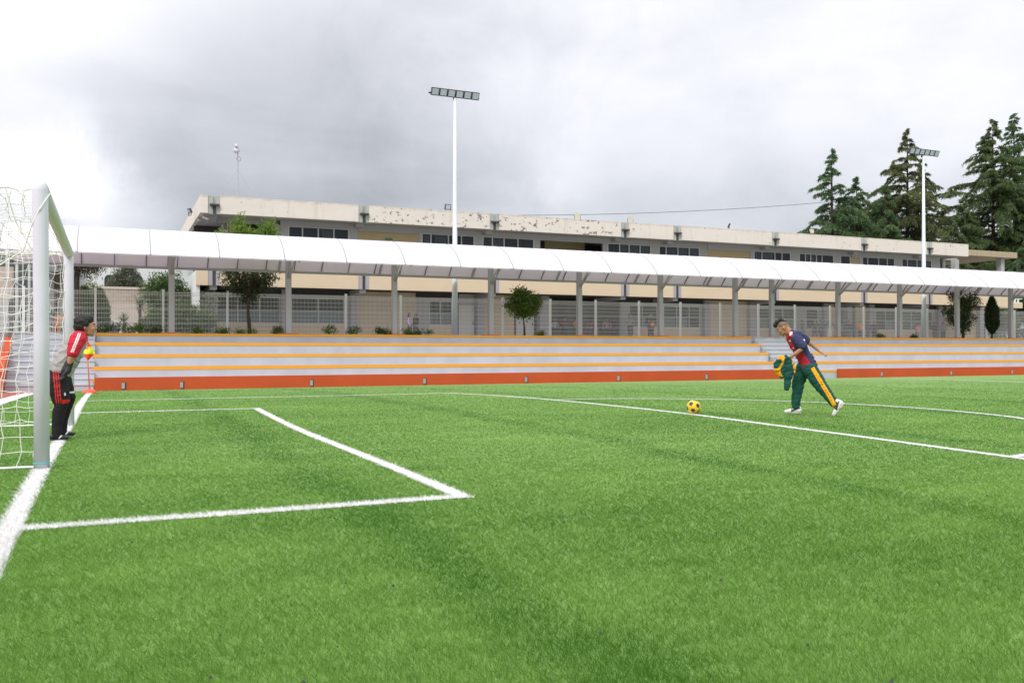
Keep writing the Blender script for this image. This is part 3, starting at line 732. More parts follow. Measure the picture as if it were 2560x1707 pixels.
P_('corridor_wall', ROOM, (27.8, 33.75, 60.5, 60.7, 1.79, 4.78)); P_('corridor_wall', ROOM, (52.9, 58, 60.4, 60.6, 1.79, 4.78))
P_('corner_pier', LAV, (5.1, 5.29, YL - .4, YL + .2, 1.79, 4.78))
for g in GUT: P_('slab_beam', GREY_WALL, (g - .2, g + .2, YFa + .28, YL + 1, 4.52, 4.779))
# small entrance canopy at the left corner
P_('entrance_canopy', STAIN, (4.9, 6.4, 55.2, 56.9, 4.30, 4.42))
# white balustrade with lattice blocks on the lower right wing
P_('balustrade', WHITE_WALL, (70.8, 76.2, 57, 57.1, 5.62, 5.70), (70.8, 76.2, 57, 57.1, 5.28, 5.33), *[(71 + .42 * i, 71.18 + .42 * i, 57.01, 57.09, 5.33, 5.62) for i in range(12)])
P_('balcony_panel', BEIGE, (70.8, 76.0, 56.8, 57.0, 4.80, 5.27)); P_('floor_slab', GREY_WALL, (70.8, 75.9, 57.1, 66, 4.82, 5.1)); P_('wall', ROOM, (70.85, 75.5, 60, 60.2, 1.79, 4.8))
P_('stained_slab', RUST, (68.9, 75.6, 57.0, 66, 9.36, 9.88), bevel=.02)
P_('roof_link', STAIN, (65.7, 69.2, 58, 66, 9.0, 9.35))
for x in (66.7, 68.4, 74.2): P_('terrace_column', GREY_WALL, (x - .22, x + .22, 57.4, 57.9, 5.11, 9.0 if x < 69 else 9.35))

# things on the roof
def roof_light(x, z, label, col, ang, rz, y=54.4, big=1.0, grp='small floodlights on the roof edge'):
    t = thing('roof_floodlight', label, 'floodlight', (x, y, z), R(rz), group=grp)
    b = MB(); b.obox(Matrix.Translation((0, 0, .26)) @ Matrix.Rotation(R(ang), 4, 'X'), .17 * big, .05, .15 * big); h = link(bpy.data.objects.new('housing', b.mesh('housing', col))); h.parent = t
    b = MB(); b.obox(Matrix.Translation((0, 0, .26)) @ Matrix.Rotation(R(ang), 4, 'X') @ Matrix.Translation((0, -.056, 0)), .135 * big, .005, .115 * big); l = link(bpy.data.objects.new('lens', b.mesh('lens', LENS))); l.parent = h
    b = MB(); b.box(-.19 * big, -.175 * big, -.02, .02, .0, .28); b.box(.175 * big, .19 * big, -.02, .02, 0, .28); b.box(-.19 * big, .19 * big, -.02, .02, -.03, 0.0); s = link(bpy.data.objects.new('bracket', b.mesh('bracket', BLACK_METAL))); s.parent = t
PALE = mat('pale_cream_metal', (.62, .60, .46), .5, .08)
roof_light(19.5, 9.89, 'square black framed floodlight on the roof edge beside the middle light pole', BLACK_METAL, 8, 0, big=1.15)
roof_light(28.83, 9.9, 'pale cream floodlight on the roof edge, left one of the pale pair', PALE, -6, 165, big=1.1)
roof_light(33.0, 9.9, 'pale cream floodlight on the roof edge, right one of the pale pair', PALE, -6, 165, big=1.1)
roof_light(41.4, 9.9, 'dark floodlight seen edge on above the right half of the roof', BLACK_METAL, 25, 62)
roof_light(49.2, 9.9, 'pale box light on the roof edge in front of the first conifer', PALE, 0, 178)
roof_light(4.16, 9.1, 'grey floodlight bracketed to the left end of the roof', BLACK_METAL, 30, -70, y=57.2, grp=None)
t = thing('security_camera', 'small white security camera under the left roof corner', 'camera', (4.8, 54.5, 8.6))
b = MB(); b.obox(Matrix.Rotation(R(20), 4, 'Y'), .17, .06, .055); b.build('housing', WHITE_POST, t, world=False)
b = MB(); b.box(-.1, -.07, -.02, .02, .0, .24); b.build('bracket', FRAME, t, world=False)
t = thing('antenna_mast', 'thin mast with small white dish antenna on the school roof', 'antenna', (7.02, 58, 9.6))
b = MB(); b.tube([(0, 0, 0), (0, 0, 3.6)], .035, 8); b.build('mast', STEEL_GREY, t, world=False)
b = MB(); b.tube([(-.1, -.05, 3.75), (-.1, -.12, 3.75), (-.1, -.16, 3.75)], [.05, .16, .20], 14); b.tube([(-.1, -.12, 3.95), (-.13, -.14, 4.15)], [.12, .04], 10); b.build('dish', WHITE_POST, t, smooth=True, world=False)
b = MB(); b.tube([(.05 + .12 * math.cos(a), 0, 3.25 + .14 * math.sin(a)) for a in np.linspace(0, 6.28, 14)], .012, 5, cap=False); b.build('cable_coil', BLACK_METAL, t, world=False)
b = MB(); b.tube([(0, 0, 2.6), (-1.5, .3, 0)], .008, 4); b.tube([(0, 0, 2.6), (1.6, .3, 0)], .008, 4); b.build('guy_wire', STEEL_GREY, t, world=False)
b = MB(); b.tube([(18 + 48 * i / 24, 70, 11.75 + 4.1 * i / 24 - 1.2 * (1 - (2 * i / 24 - 1) ** 2) * .5) for i in range(25)], .022, 5)
tag(b.build('power_cable', BLACK_METAL), 'thin dark overhead cable crossing the sky to the conifers', 'cable')

# ------------------------------------------------------------------ vegetation
CON1 = leaf_mat('conifer_needles', (0.045, 0.092, 0.034), (0.18, 0.28, 0.115), .4)
CON2 = leaf_mat('conifer_needles_olive', (0.050, 0.084, 0.028), (0.195, 0.265, 0.10), .4)
CON3 = leaf_mat('conifer_needles_brown', (0.064, 0.076, 0.026), (0.205, 0.235, 0.09), .4)
LEAF = leaf_mat('ash_leaves', (0.055, 0.11, 0.018), (0.28, 0.41, 0.07), .45)
LEAF_SHADED = leaf_mat('shaded_ash_leaves', (0.020, 0.034, 0.012), (0.075, 0.105, 0.032), .2)  # ash leaf colour with shade put in, for the lower crown
LEAF2 = leaf_mat('orange_tree_leaves', (0.045, 0.095, 0.016), (0.23, 0.32, 0.075), .4)
LEAF3 = leaf_mat('dark_leaves', (0.018, 0.038, 0.012), (0.07, 0.115, 0.035), .25)
CYP = leaf_mat('cypress_leaves', (0.012, 0.026, 0.012), (0.045, 0.075, 0.028), .15)
HEDGE = leaf_mat('hedge_leaves', (0.03, 0.065, 0.016), (0.13, 0.21, 0.06), .3)
PALE_L = leaf_mat('grey_green_leaves', (0.06, 0.08, 0.05), (0.22, 0.25, 0.17), .25)
YUC = leaf_mat('yucca_leaves', (0.07, 0.11, 0.05), (0.30, 0.34, 0.20), .2)
BROWN_L = leaf_mat('brown_hanging_needles', (0.025, 0.018, 0.012), (0.07, 0.055, 0.03), .15)

def leaves_at(P, length, width, droop=0.0, rng=RNG, dirs=None, spread=1.0):
    n = len(P); d = rng.normal(size=(n, 3)) * spread
    if dirs is not None: d = d + dirs
    d[:, 2] -= droop; d /= np.linalg.norm(d, axis=1)[:, None]
    s = np.cross(d, rng.normal(size=(n, 3))); s /= np.linalg.norm(s, axis=1)[:, None] + 1e-9
    L = (length * (0.6 + 0.8 * rng.random(n)))[:, None]; Wd = (width * (0.6 + 0.8 * rng.random(n)))[:, None]
    T = np.zeros((n, 3, 3)); T[:, 0] = P - s * Wd / 2; T[:, 1] = P + s * Wd / 2; T[:, 2] = P + d * L
    return T

def foliage(name, T, m, parent, loc=None, rnd=None):
    if rnd is None: rnd = RNG.random(len(T))
    o = link(bpy.data.objects.new(name, tri_mesh(name, T, m, {'rnd': rnd}))); o.parent = parent; o['kind_note'] = ''
    del o['kind_note']; return o

def conifer(label, x, y, h, r, z0=1.79, m=CON1, seed=0, lean=0.0, low=0.12, dens=1.0, tip=1.0):
    rg = np.random.default_rng(seed); t = thing('conifer_tree', label, 'tree', (x, y, z0), group='conifers behind the school')
    b = MB(); b.tube([(0, 0, -.5), (lean * .3, 0, h * .4), (lean * .8, 0, h * .8), (lean, 0, h)], [.38, .26, .10, .02], 9)
    T = []; RN = []; nb = int(h * 4.8 * dens)
    for i in range(nb):
        f = low + (1 - low) * ((i + rg.random()) / nb) ** .9; zb = f * h
        top_ = np.clip((1 - f) / .42, 0, 1)                       # slender leader, then a broad loose body
        prof = .16 * (1 - f) / .42 + .84 * top_ ** 1.25 if f > .58 else 1.0 - .25 * (f - .35) * 2
        L = r * (prof * rg.choice([.55, .8, 1.0, 1.18], p=[.25, .3, .3, .15]) + .03)
        a = rg.uniform(0, 2 * math.pi); lx = lean * f
        rise = rg.uniform(.25, .75) if f > .5 else rg.uniform(.1, .5); n = max(4, int(L * 3.0)); bend = rg.uniform(.35, .75); swing = rg.normal() * .25
        pts = []
        for k in range(n + 1):
            u = k / n; aa = a + swing * u
            pts.append(np.array([lx + math.cos(aa) * L * u * .92, math.sin(aa) * L * u * .92, zb + L * (rise * u - bend * u * u)]))
        sel = pts[::2] if n > 3 else pts
        b.tube([tuple(p) for p in sel], [.055 * min(1, L / 3) * (1 - k / len(sel)) + .012 for k in range(len(sel))], 4, cap=False)
        side = np.array([-math.sin(a), math.cos(a), 0]); A = np.array(pts); br = rg.random() * .5
        nt2 = int(5.5 * L * dens) + 3                              # side sprays hanging from the bough
        for q in range(nt2):
            u = .12 + .9 * rg.random() ** .75; u = min(u, 1.0); idx = min(u * n, n - 1e-6); i0 = int(idx); base = A[i0] * (1 - (idx - i0)) + A[i0 + 1] * (idx - i0)
            fwd = A[min(i0 + 1, n)] - A[i0]; fwd = fwd / (np.linalg.norm(fwd) + 1e-9)
            sg = rg.choice([-1, 1]); ln = (.18 + .22 * L * (1 - .55 * u)) * rg.uniform(.5, 1.1); npt = int(11 + 19 * ln * dens); w_ = rg.random(npt)
            dr = fwd * .75 + side * sg * .75; P0 = base + np.outer(w_ * ln, dr); P0[:, 2] -= (w_ ** 1.6) * ln * .55
            P0 += rg.normal(size=(npt, 3)) * .06
            T.append(leaves_at(P0, .34, .085, .75, rg, np.tile(dr * .8, (npt, 1)), .5)); RN.append(np.clip(br + .5 * rg.random(npt) * .8 + .18 * rg.normal() * .5, 0, 1))
    tr = link(bpy.data.objects.new('trunk', b.mesh('trunk', BARK_DARK, smooth=True))); tr.parent = t
    foliage('crown', np.concatenate(T), m, t, rnd=np.concatenate(RN)); return t

conifer('narrow conifer with layered drooping boughs, leftmost of the conifers', 75.3, 80, 22.3, 4.2, m=CON1, seed=1)
conifer('low broad dark conifer just right of the leftmost tall one', 81.0, 82, 19.8, 5.4, m=CON1, seed=2, dens=1.2)
conifer('small conifer low at the foot of the leftmost tall one', 78.0, 79, 16.4, 4.6, m=CON1, seed=21, dens=1.2)
conifer('short conifer filling the gap left of the brownish tall one', 86.6, 83, 19.4, 5.4, m=CON1, seed=3, dens=1.15)
conifer('tall thin topped brownish conifer left of the right light pole', 91.4, 84, 27.0, 6.4, m=CON3, seed=4, dens=1.05)
conifer('slim olive conifer just right of the right light pole', 98.4, 88, 24.6, 5.4, m=CON2, seed=5)
conifer('bushy olive conifer low between the pole and the big pair', 95.2, 79, 17.6, 5.4, m=CON2, seed=6, dens=1.15)
conifer('very tall spreading conifer, left of the big pair at the right edge', 101.7, 80, 28.3, 7.6, m=CON2, seed=7, dens=1.15)
conifer('tallest conifer at the right edge of the photo', 108.2, 82, 30.2, 7.8, m=CON1, seed=8, dens=1.1)
conifer('dark conifer low behind the weathered concrete slab', 90.0, 76, 14.0, 5.0, m=CON2, seed=9, dens=1.0)
conifer('conifer partly cut off at the right frame edge', 116.0, 84, 27.0, 8.0, m=CON2, seed=10)
conifer('low conifer seen under the weathered concrete slab at right', 99.0, 73, 12.5, 5.4, m=CON1, seed=12)
conifer('conifer standing far behind between the brownish one and the big pair', 97.0, 93, 21.5, 6.5, m=CON1, seed=15)
conifer('conifer low behind the second and third small ones', 84.0, 88, 17.8, 6.0, m=CON2, seed=16, dens=1.1)
conifer('dark conifer tucked in just left of the right light pole', 93.6, 90, 19.5, 6.0, m=CON1, seed=17, dens=1.1)
conifer('bushy conifer in front of the big pair at the right edge', 104.5, 77, 18.5, 6.0, m=CON2, seed=14)

def broadleaf(name, label, cat, loc, trunk, blobs, m, n, ll, lw, droop=.5, branch=True, barkm=BARK, group=None, seed=0, tr_r=.08, young=None):
    """trunk: list of points; blobs: (center, radii) clumps of the crown"""
    rg = np.random.default_rng(seed); t = thing(name, label, cat, loc, group=group)
    b = MB()
    if trunk: b.tube(trunk, [tr_r * (1 - .55 * i / (len(trunk) - 1)) for i in range(len(trunk))], 8)
    T = []; RN = []; vol = [a[1][0] * a[1][1] * a[1][2] for a in blobs]; tot = sum(v ** .75 for v in vol)
    for (c, rr), v in zip(blobs, vol):
        if branch and trunk:
            e = Vector(c); s = Vector(trunk[-1]); mid = (s + e) / 2 + Vector((rg.normal() * .08, rg.normal() * .08, -.1))
            b.tube([s, mid, e], [tr_r * .45, tr_r * .3, tr_r * .12], 6)
        k = int(n * v ** .75 / tot); nt_ = max(6, k // 14)
        # twigs inside the clump, leaves gathered round each twig
        tw = rg.normal(size=(nt_, 3)); tw /= np.linalg.norm(tw, axis=1)[:, None]; tw *= (rg.random(nt_) ** .45)[:, None]
        tw = tw * np.array(rr) * rg.uniform(.8, 1.12, size=(nt_, 1)) + np.array(c)
        j = rg.integers(0, nt_, k); Pq = tw[j] + rg.normal(size=(k, 3)) * ll * .75
        T.append(leaves_at(Pq, ll, lw, droop, rg)); RN.append(np.clip(rg.random(nt_)[j] * .6 + rg.random(k) * .4, 0, 1))
    if b.v: o = link(bpy.data.objects.new('trunk', b.mesh('trunk', barkm, smooth=True))); o.parent = t
    T = np.concatenate(T); RN = np.concatenate(RN)
    if young:                                                     # paler lit leaves on top; shade is put into the crown colour below
        up_ = T[:, 0, 2] > young[0]; foliage('lit_crown', T[up_], young[1], t, rnd=RN[up_]); T, RN = T[~up_], RN[~up_]
    foliage('crown', T, m, t, rnd=RN); return t

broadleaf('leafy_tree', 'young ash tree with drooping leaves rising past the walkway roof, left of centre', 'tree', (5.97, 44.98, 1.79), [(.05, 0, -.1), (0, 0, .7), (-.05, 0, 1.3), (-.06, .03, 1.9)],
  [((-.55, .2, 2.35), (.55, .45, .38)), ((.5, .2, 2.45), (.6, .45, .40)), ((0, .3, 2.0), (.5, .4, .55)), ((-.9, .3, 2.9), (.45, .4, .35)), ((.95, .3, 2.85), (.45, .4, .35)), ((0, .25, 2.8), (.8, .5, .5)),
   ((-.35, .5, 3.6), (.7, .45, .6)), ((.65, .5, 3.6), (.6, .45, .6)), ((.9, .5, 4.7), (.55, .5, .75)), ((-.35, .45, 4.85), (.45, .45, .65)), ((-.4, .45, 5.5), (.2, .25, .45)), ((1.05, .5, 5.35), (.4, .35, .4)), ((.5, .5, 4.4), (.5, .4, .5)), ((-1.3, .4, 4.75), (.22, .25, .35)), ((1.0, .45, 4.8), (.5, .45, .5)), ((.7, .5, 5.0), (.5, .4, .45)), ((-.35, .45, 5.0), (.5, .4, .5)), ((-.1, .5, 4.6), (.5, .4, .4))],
  LEAF_SHADED, 10500, .17, .052, .9, seed=3, tr_r=.10, young=(3.35, LEAF))  # young: the lit upper leaves, not newer growth
broadleaf('small_round_tree', 'small round bright green tree on the terrace edge, in the middle of the photo', 'tree', (19.62, 43.0, 1.79), [(.05, 0, -.1), (.03, 0, .45), (-.02, 0, .95)],
  [((-.05, 0, 1.36), (.78, .7, .45)), ((.42, .1, 1.5), (.58, .55, .48)), ((-.42, .1, 1.6), (.56, .55, .48)), ((0, 0, 1.9), (.76, .7, .45)), ((-.15, 0, 2.30), (.42, .4, .28)), ((.5, 0, 1.8), (.5, .46, .36)), ((0, -.1, 1.65), (.6, .55, .5))],
  LEAF2, 9000, .13, .058, .2, seed=4, tr_r=.07)
broadleaf('dark_leafy_tree', 'dark ragged tree behind a walkway post near the right edge', 'tree', (52.5, 43.7, 1.79), [(.1, 0, -.1), (.1, 0, .6), (.2, 0, 1.4)],
  [((.25, .1, 2.5), (1.2, .7, .8)), ((.5, .1, 1.5), (.8, .6, .8)), ((-1.0, .1, 1.75), (.8, .5, .45)), ((-.6, .1, 1.15), (.7, .5, .4)), ((.2, 0, .7), (.5, .4, .6)), ((1.1, .1, 2.6), (.7, .5, .5)), ((-.7, .1, 2.9), (.4, .4, .4))],
  LEAF3, 5600, .14, .06, .4, seed=5, tr_r=.11)
def cypress(label, x, y, h, r, z0=1.79, group=None, seed=0, m=CYP, stem=.3, n=4200):
    rg = np.random.default_rng(seed); t = thing('cypress', label, 'cypress', (x, y, z0), group=group)
    b = MB(); b.tube([(0, 0, -.1), (0, 0, h * .8)], [.06, .02], 7); o = link(bpy.data.objects.new('trunk', b.mesh('trunk', BARK, smooth=True))); o.parent = t
    u = rg.random(n) ** .8; a = rg.random(n) * 2 * np.pi
    pr = np.clip(np.minimum(u / .22, 1.0) ** .6 * (1 - np.clip((u - .55) / .45, 0, 1) ** 1.6 * .92), 0, 1)
    rr = r * pr * (.72 + .33 * rg.random(n)) * (1 + .1 * np.sin(a * 5))
    Pq = np.c_[np.cos(a) * rr, np.sin(a) * rr, stem + u * (h - stem)]
    T = leaves_at(Pq, .20, .06, -.95, rg, np.c_[np.cos(a), np.sin(a), np.zeros(n)] * .25, .3)
    foliage('crown', T, m, t); return t
cypress('dark spindle shaped little cypress on the terrace near the right edge', 54.88, 43.3, 2.75, .40, seed=6)
# left of the school
t = broadleaf('old_pine', 'dark trunked tree with brown hanging foliage behind the far goal post', 'tree', (-1.6, 46.6, 1.79), [(0, 0, -.1), (-.03, 0, 1.2), (.02, 0, 2.4), (.06, 0, 3.2)],
  [((.5, .1, 2.95), (.55, .5, .28)), ((.9, .2, 3.2), (.4, .4, .22)), ((-.35, .1, 3.3), (.5, .5, .4)), ((.1, .2, 3.7), (.7, .6, .45))], BROWN_L, 2600, .16, .04, .9, barkm=BARK_DARK, seed=7, tr_r=.21)
for i, (x, y, h, r, lab) in enumerate([(-1.35, 50, 2.35, .5, 'column of hedge cypress just right of the dark trunk'), (-.62, 50.4, 2.25, .42, 'column of hedge cypress left of the pale ramp wall')]):
    cypress(lab, x, y, h, r, group='clipped cypress columns behind the fence', seed=20 + i, m=HEDGE, stem=.05, n=3000)
broadleaf('bush', 'large feathery green shrub in front of the white house', 'bush', (2.9, 58, 1.79), [(0, 0, -.1), (0, 0, 1.2), (0, 0, 2.0)],
  [((0, 0, 2.9), (1.3, 1, 1.0)), ((-.6, 0, 2.5), (1.0, .9, .7)), ((.9, 0, 2.2), (1.0, .8, .7)), ((.2, 0, 1.6), (1.4, .9, .7)), ((0, 0, .8), (1.3, .8, .8))], HEDGE, 15000, .20, .06, .2, seed=8)
broadleaf('bush', 'grey green shrub growing over the stone wall by the arches', 'bush', (.75, 67.5, 4.5), None, [((-.1, 0, 1.4), (.9, .5, .9)), ((-.6, 0, .9), (.6, .5, .5)), ((.7, 0, .9), (.6, .5, .6)), ((.2, 0, 2.1), (.5, .4, .4))], PALE_L, 5000, .2, .06, .2, seed=9)
broadleaf('bush', 'bright green bush above the fence beside the dark trunk', 'bush', (-1.5, 62, 3.6), None, [((0, 0, 1.1), (.75, .5, .7)), ((.3, 0, .7), (.7, .5, .6))], HEDGE, 2400, .15, .05, .2, seed=10)
broadleaf('hedge', 'low dark green hedge behind the fence beside the school corner', 'hedge', (3.0, 49, 1.79), None,
  [((-1.2, 0, .5), (.7, .5, .6)), ((-.3, 0, .6), (.7, .5, .7)), ((.6, 0, .65), (.7, .5, .7)), ((1.3, 0, .6), (.6, .5, .7)), ((-.6, .2, 1.0), (.6, .4, .5)), ((.4, .2, 1.2), (.7, .4, .5))], HEDGE, 14000, .14, .05, .2, seed=11)
broadleaf('bush', 'sparse bush with cream seed heads at the school corner', 'bush', (4.6, 51, 1.79), [(0, 0, 0), (0, 0, 1)], [((.1, 0, 1.7), (.45, .3, .5)), ((-.3, 0, 1.4), (.4, .3, .4)), ((.2, 0, 2.2), (.3, .25, .3))], PALE_L, 700, .13, .06, .2, seed=12)
def yucca(label, x, y, z, r, n, seed):
    rg = np.random.default_rng(seed); t = thing('yucca', label, 'yucca', (x, y, 1.79), group='spiky yuccas behind the fence')
    b = MB(); b.tube([(0, 0, -.1), (0, 0, z - 1.79)], [.09, .07], 7); o = link(bpy.data.objects.new('trunk', b.mesh('trunk', BARK))); o.parent = t
    lb = MB()
    for i in range(n):
        a = rg.uniform(0, 6.28); el = rg.uniform(-.5, 1.45); d = Vector((math.cos(a) * math.cos(el), math.sin(a) * math.cos(el), math.sin(el)))
        s = d.cross(Vector((0, 0, 1))); s.normalize(); c = Vector((0, 0, z - 1.79)); L = r * rg.uniform(.8, 1.1); w = .03
        m = c + d * L * .55; e = c + d * L - Vector((0, 0, .12 * L))
        lb.add([c - s * w * .6, c + s * w * .6, m + s * w, m - s * w, e], [(0, 1, 2, 3), (3, 2, 4)])
    o = link(bpy.data.objects.new('leaves', lb.mesh('leaves', YUC))); o.parent = t
    at = o.data.attributes.new('rnd', 'FLOAT', 'POINT'); at.data.foreach_set('value', np.repeat(rg.random(n), 5).astype(np.float32))
yucca('taller spiky yucca in front of the pale ramp wall', 1.23, 49.6, 3.28, .72, 70, 1)
yucca('shorter spiky yucca just left of the taller one', .47, 47.6, 2.42, .62, 60, 2)
# little shrubs along the foot of the fence
SH = [(-.35, .34), (.35, .42), (1.15, .40), (1.75, .34), (4.6, .22), (5.5, .24), (7.0, .33), (9.2, .40), (10.3, .36), (11.7, .33), (12.3, .24), (13.2, .28), (14.0, .2), (20.4, .18), (43.5, .2), (46.5, .16), (3.3, .22), (-.9, .35)]
WHERE = ['just right of the goalkeeper', 'left of the first walkway post', 'at the first walkway post', 'right of the first walkway post', 'left of the ash trunk', 'touching the ash trunk', 'left of the second walkway post', 'first of five right of the second post', 'second of five right of the second post',
         'third of five right of the second post', 'fourth of five right of the second post', 'last of five before the third post', 'tiny one just past the third post', 'tiny one under the small round tree', 'below the fence right of the player', 'fifth post gap right of the player', 'between two posts left of the ash tree', 'nearest the goalkeeper']
for i, (x, s) in enumerate(SH):
    bl = [((random.uniform(-.35, .35), 0, s * .45), (.3, .22, s * .55)), ((random.uniform(-.3, .3), .05, s * .7), (.2, .15, s * .4))]
    broadleaf('low_shrub', f'low green shrub on the terrace top, {WHERE[i]}', 'shrub', (x, 42.2, 1.77), None, bl, LEAF2 if i % 3 else HEDGE, 420, .10, .035, -.4, seed=40 + i, group='low shrubs along the top of the terrace')

# ------------------------------------------------------------------ background left of the school
def bld(name, label, cat, loc, parts):
    t = thing(name, label, cat, loc)
    for nm, m, bx in parts:
        b = MB()
        for q in bx: b.box(*q)
        b.build(nm, m, t)
    return t
t = bld('white_house', 'white house with dark arched windows behind the shrubs', 'house', (0, 77, 1.79), [('wall', WHITE_WALL, [(-14, 4.8, 75, 79, 1.0, 9.2)]), ('roof', GREY_WALL, [(-14.2, 5.0, 74.8, 79.2, 9.21, 9.4)])])
for cx in (-.27, 1.6, -2.4):
    b = MB(); w = .36 if cx != 1.6 else .46
    pts = [(cx - w, 5.2), (cx + w, 5.2)] + [(cx + w * math.cos(a), 6.35 + w * math.sin(a)) for a in np.linspace(0, math.pi, 12)]
    n = len(pts); b.add([(x, y, z) for y in (74.95, 75.06) for x, z in pts], [tuple(range(n))] + [(i, (i + 1) % n, n + (i + 1) % n, n + i) for i in range(n)])
    b.build('arched_window', DARK, t)
bld('stone_wall', 'pale stone retaining wall between the cypress columns and the shrub', 'wall', (0, 66, 1.79), [('wall', STONE, [(-9, 2.4, 66, 66.4, 1.0, 5.1)]), ('coping', PINK_WALL, [(-9, 2.4, 65.94, 66.44, 5.1, 5.26)])])
bld('ramp_wall', 'plain pale pink low wall in front of the stone wall', 'wall', (.5, 62, 1.79), [('wall', PINK_WALL, [(-.42, 1.5, 62, 62.3, 1.0, 3.95)])])
bld('white_annex', 'plain white wall block against the left end of the school', 'building', (3.6, 61, 1.79), [('wall', WHITE_WALL, [(3.3, 4.27, 60, 64, 1.0, 6.6)]), ('ledge', GREY_WALL, [(3.28, 4.28, 59.96, 60, 5.25, 5.30)])])
t = thing('parked_car', 'pale car partly hidden behind the hedge and fence', 'car', (-1.2, 54.4, 1.79))
b = MB()
pr = [(-1.6, .35), (1.9, .35), (1.95, .7), (1.2, .88), (.7, 1.22), (-.7, 1.25), (-1.45, .85), (-1.65, .7)]
b.add([(x, y, z) for y in (-.75, .75) for x, z in pr], [tuple(range(8))[::-1], tuple(range(8, 16))] + [(i, (i + 1) % 8, 8 + (i + 1) % 8, 8 + i) for i in range(8)])
b.build('body', WHITE_WALL, t, world=False, bevel=.06)
b = MB(); b.add([(x, -.765, z) for x, z in ((-1.2, .88), (1.05, .9), (.62, 1.16), (-.65, 1.18))], [(0, 1, 2, 3)]); b.build('window', GLASS_GRN, t, world=False)
for x in (-1.0, 1.2):
    w = MB(); w.tube([(x, -.78, .32), (x, -.58, .32)], .31, 16); w.build('wheel', BLACK_METAL, t, world=False)
t = bld('glass_hall', 'grey and glass hall with pinkish panels seen through the net at the left edge', 'building', (-6.5, 50, 1.79), [
  ('wall', PINK_WALL, [(-12, -4.2, 47.3, 53, 3.41, 4.9)]), ('upper_glazing', GLASS_GRN, [(-12, -3.65, 47.28, 47.32, 4.92, 6.3)]), ('base_wall', GREY_WALL, [(-12, -4.5, 47.25, 53, 1.79, 3.4)]),
  ('roof', FRAME, [(-12, -3.6, 47.1, 53, 6.31, 6.5)]), ('core_wall', GREY_WALL, [(-12, -3.7, 48.2, 52.9, 1.8, 6.3)]),
  ('side_glazing', GLASS_GRN, [(-4.18, -3.45, 47.3, 47.36, 1.8, 4.9)])])
for x, r in ((-4.45, .05), (-4.05, .06), (-3.55, .05), (-3.15, .07)):
    b = MB(); b.box(x - r, x + r, 46.95, 47.05, 1.75, 6.3); b.build('column', FRAME, t)
b = MB(); b.tube([(-4.9, 46.9, 4.15), (-4.4, 46.9, 4.35), (-3.6, 46.9, 3.85)], .03, 6); b.build('awning_bar', STEEL_GREY, t)
bld('concrete_porch', 'grey concrete porch slab seen between the goal posts', 'building', (-2.4, 52, 1.79), [('slab', STAIN, [(-3.2, -1.6, 51, 54, 5.0, 5.3)]), ('wall', WHITE_WALL, [(-3.2, -1.4, 54.01, 54.3, 1.79, 5.0)]), ('post', BARK, [(-2.75, -2.5, 51.1, 51.3, 1.79, 5.0)])])

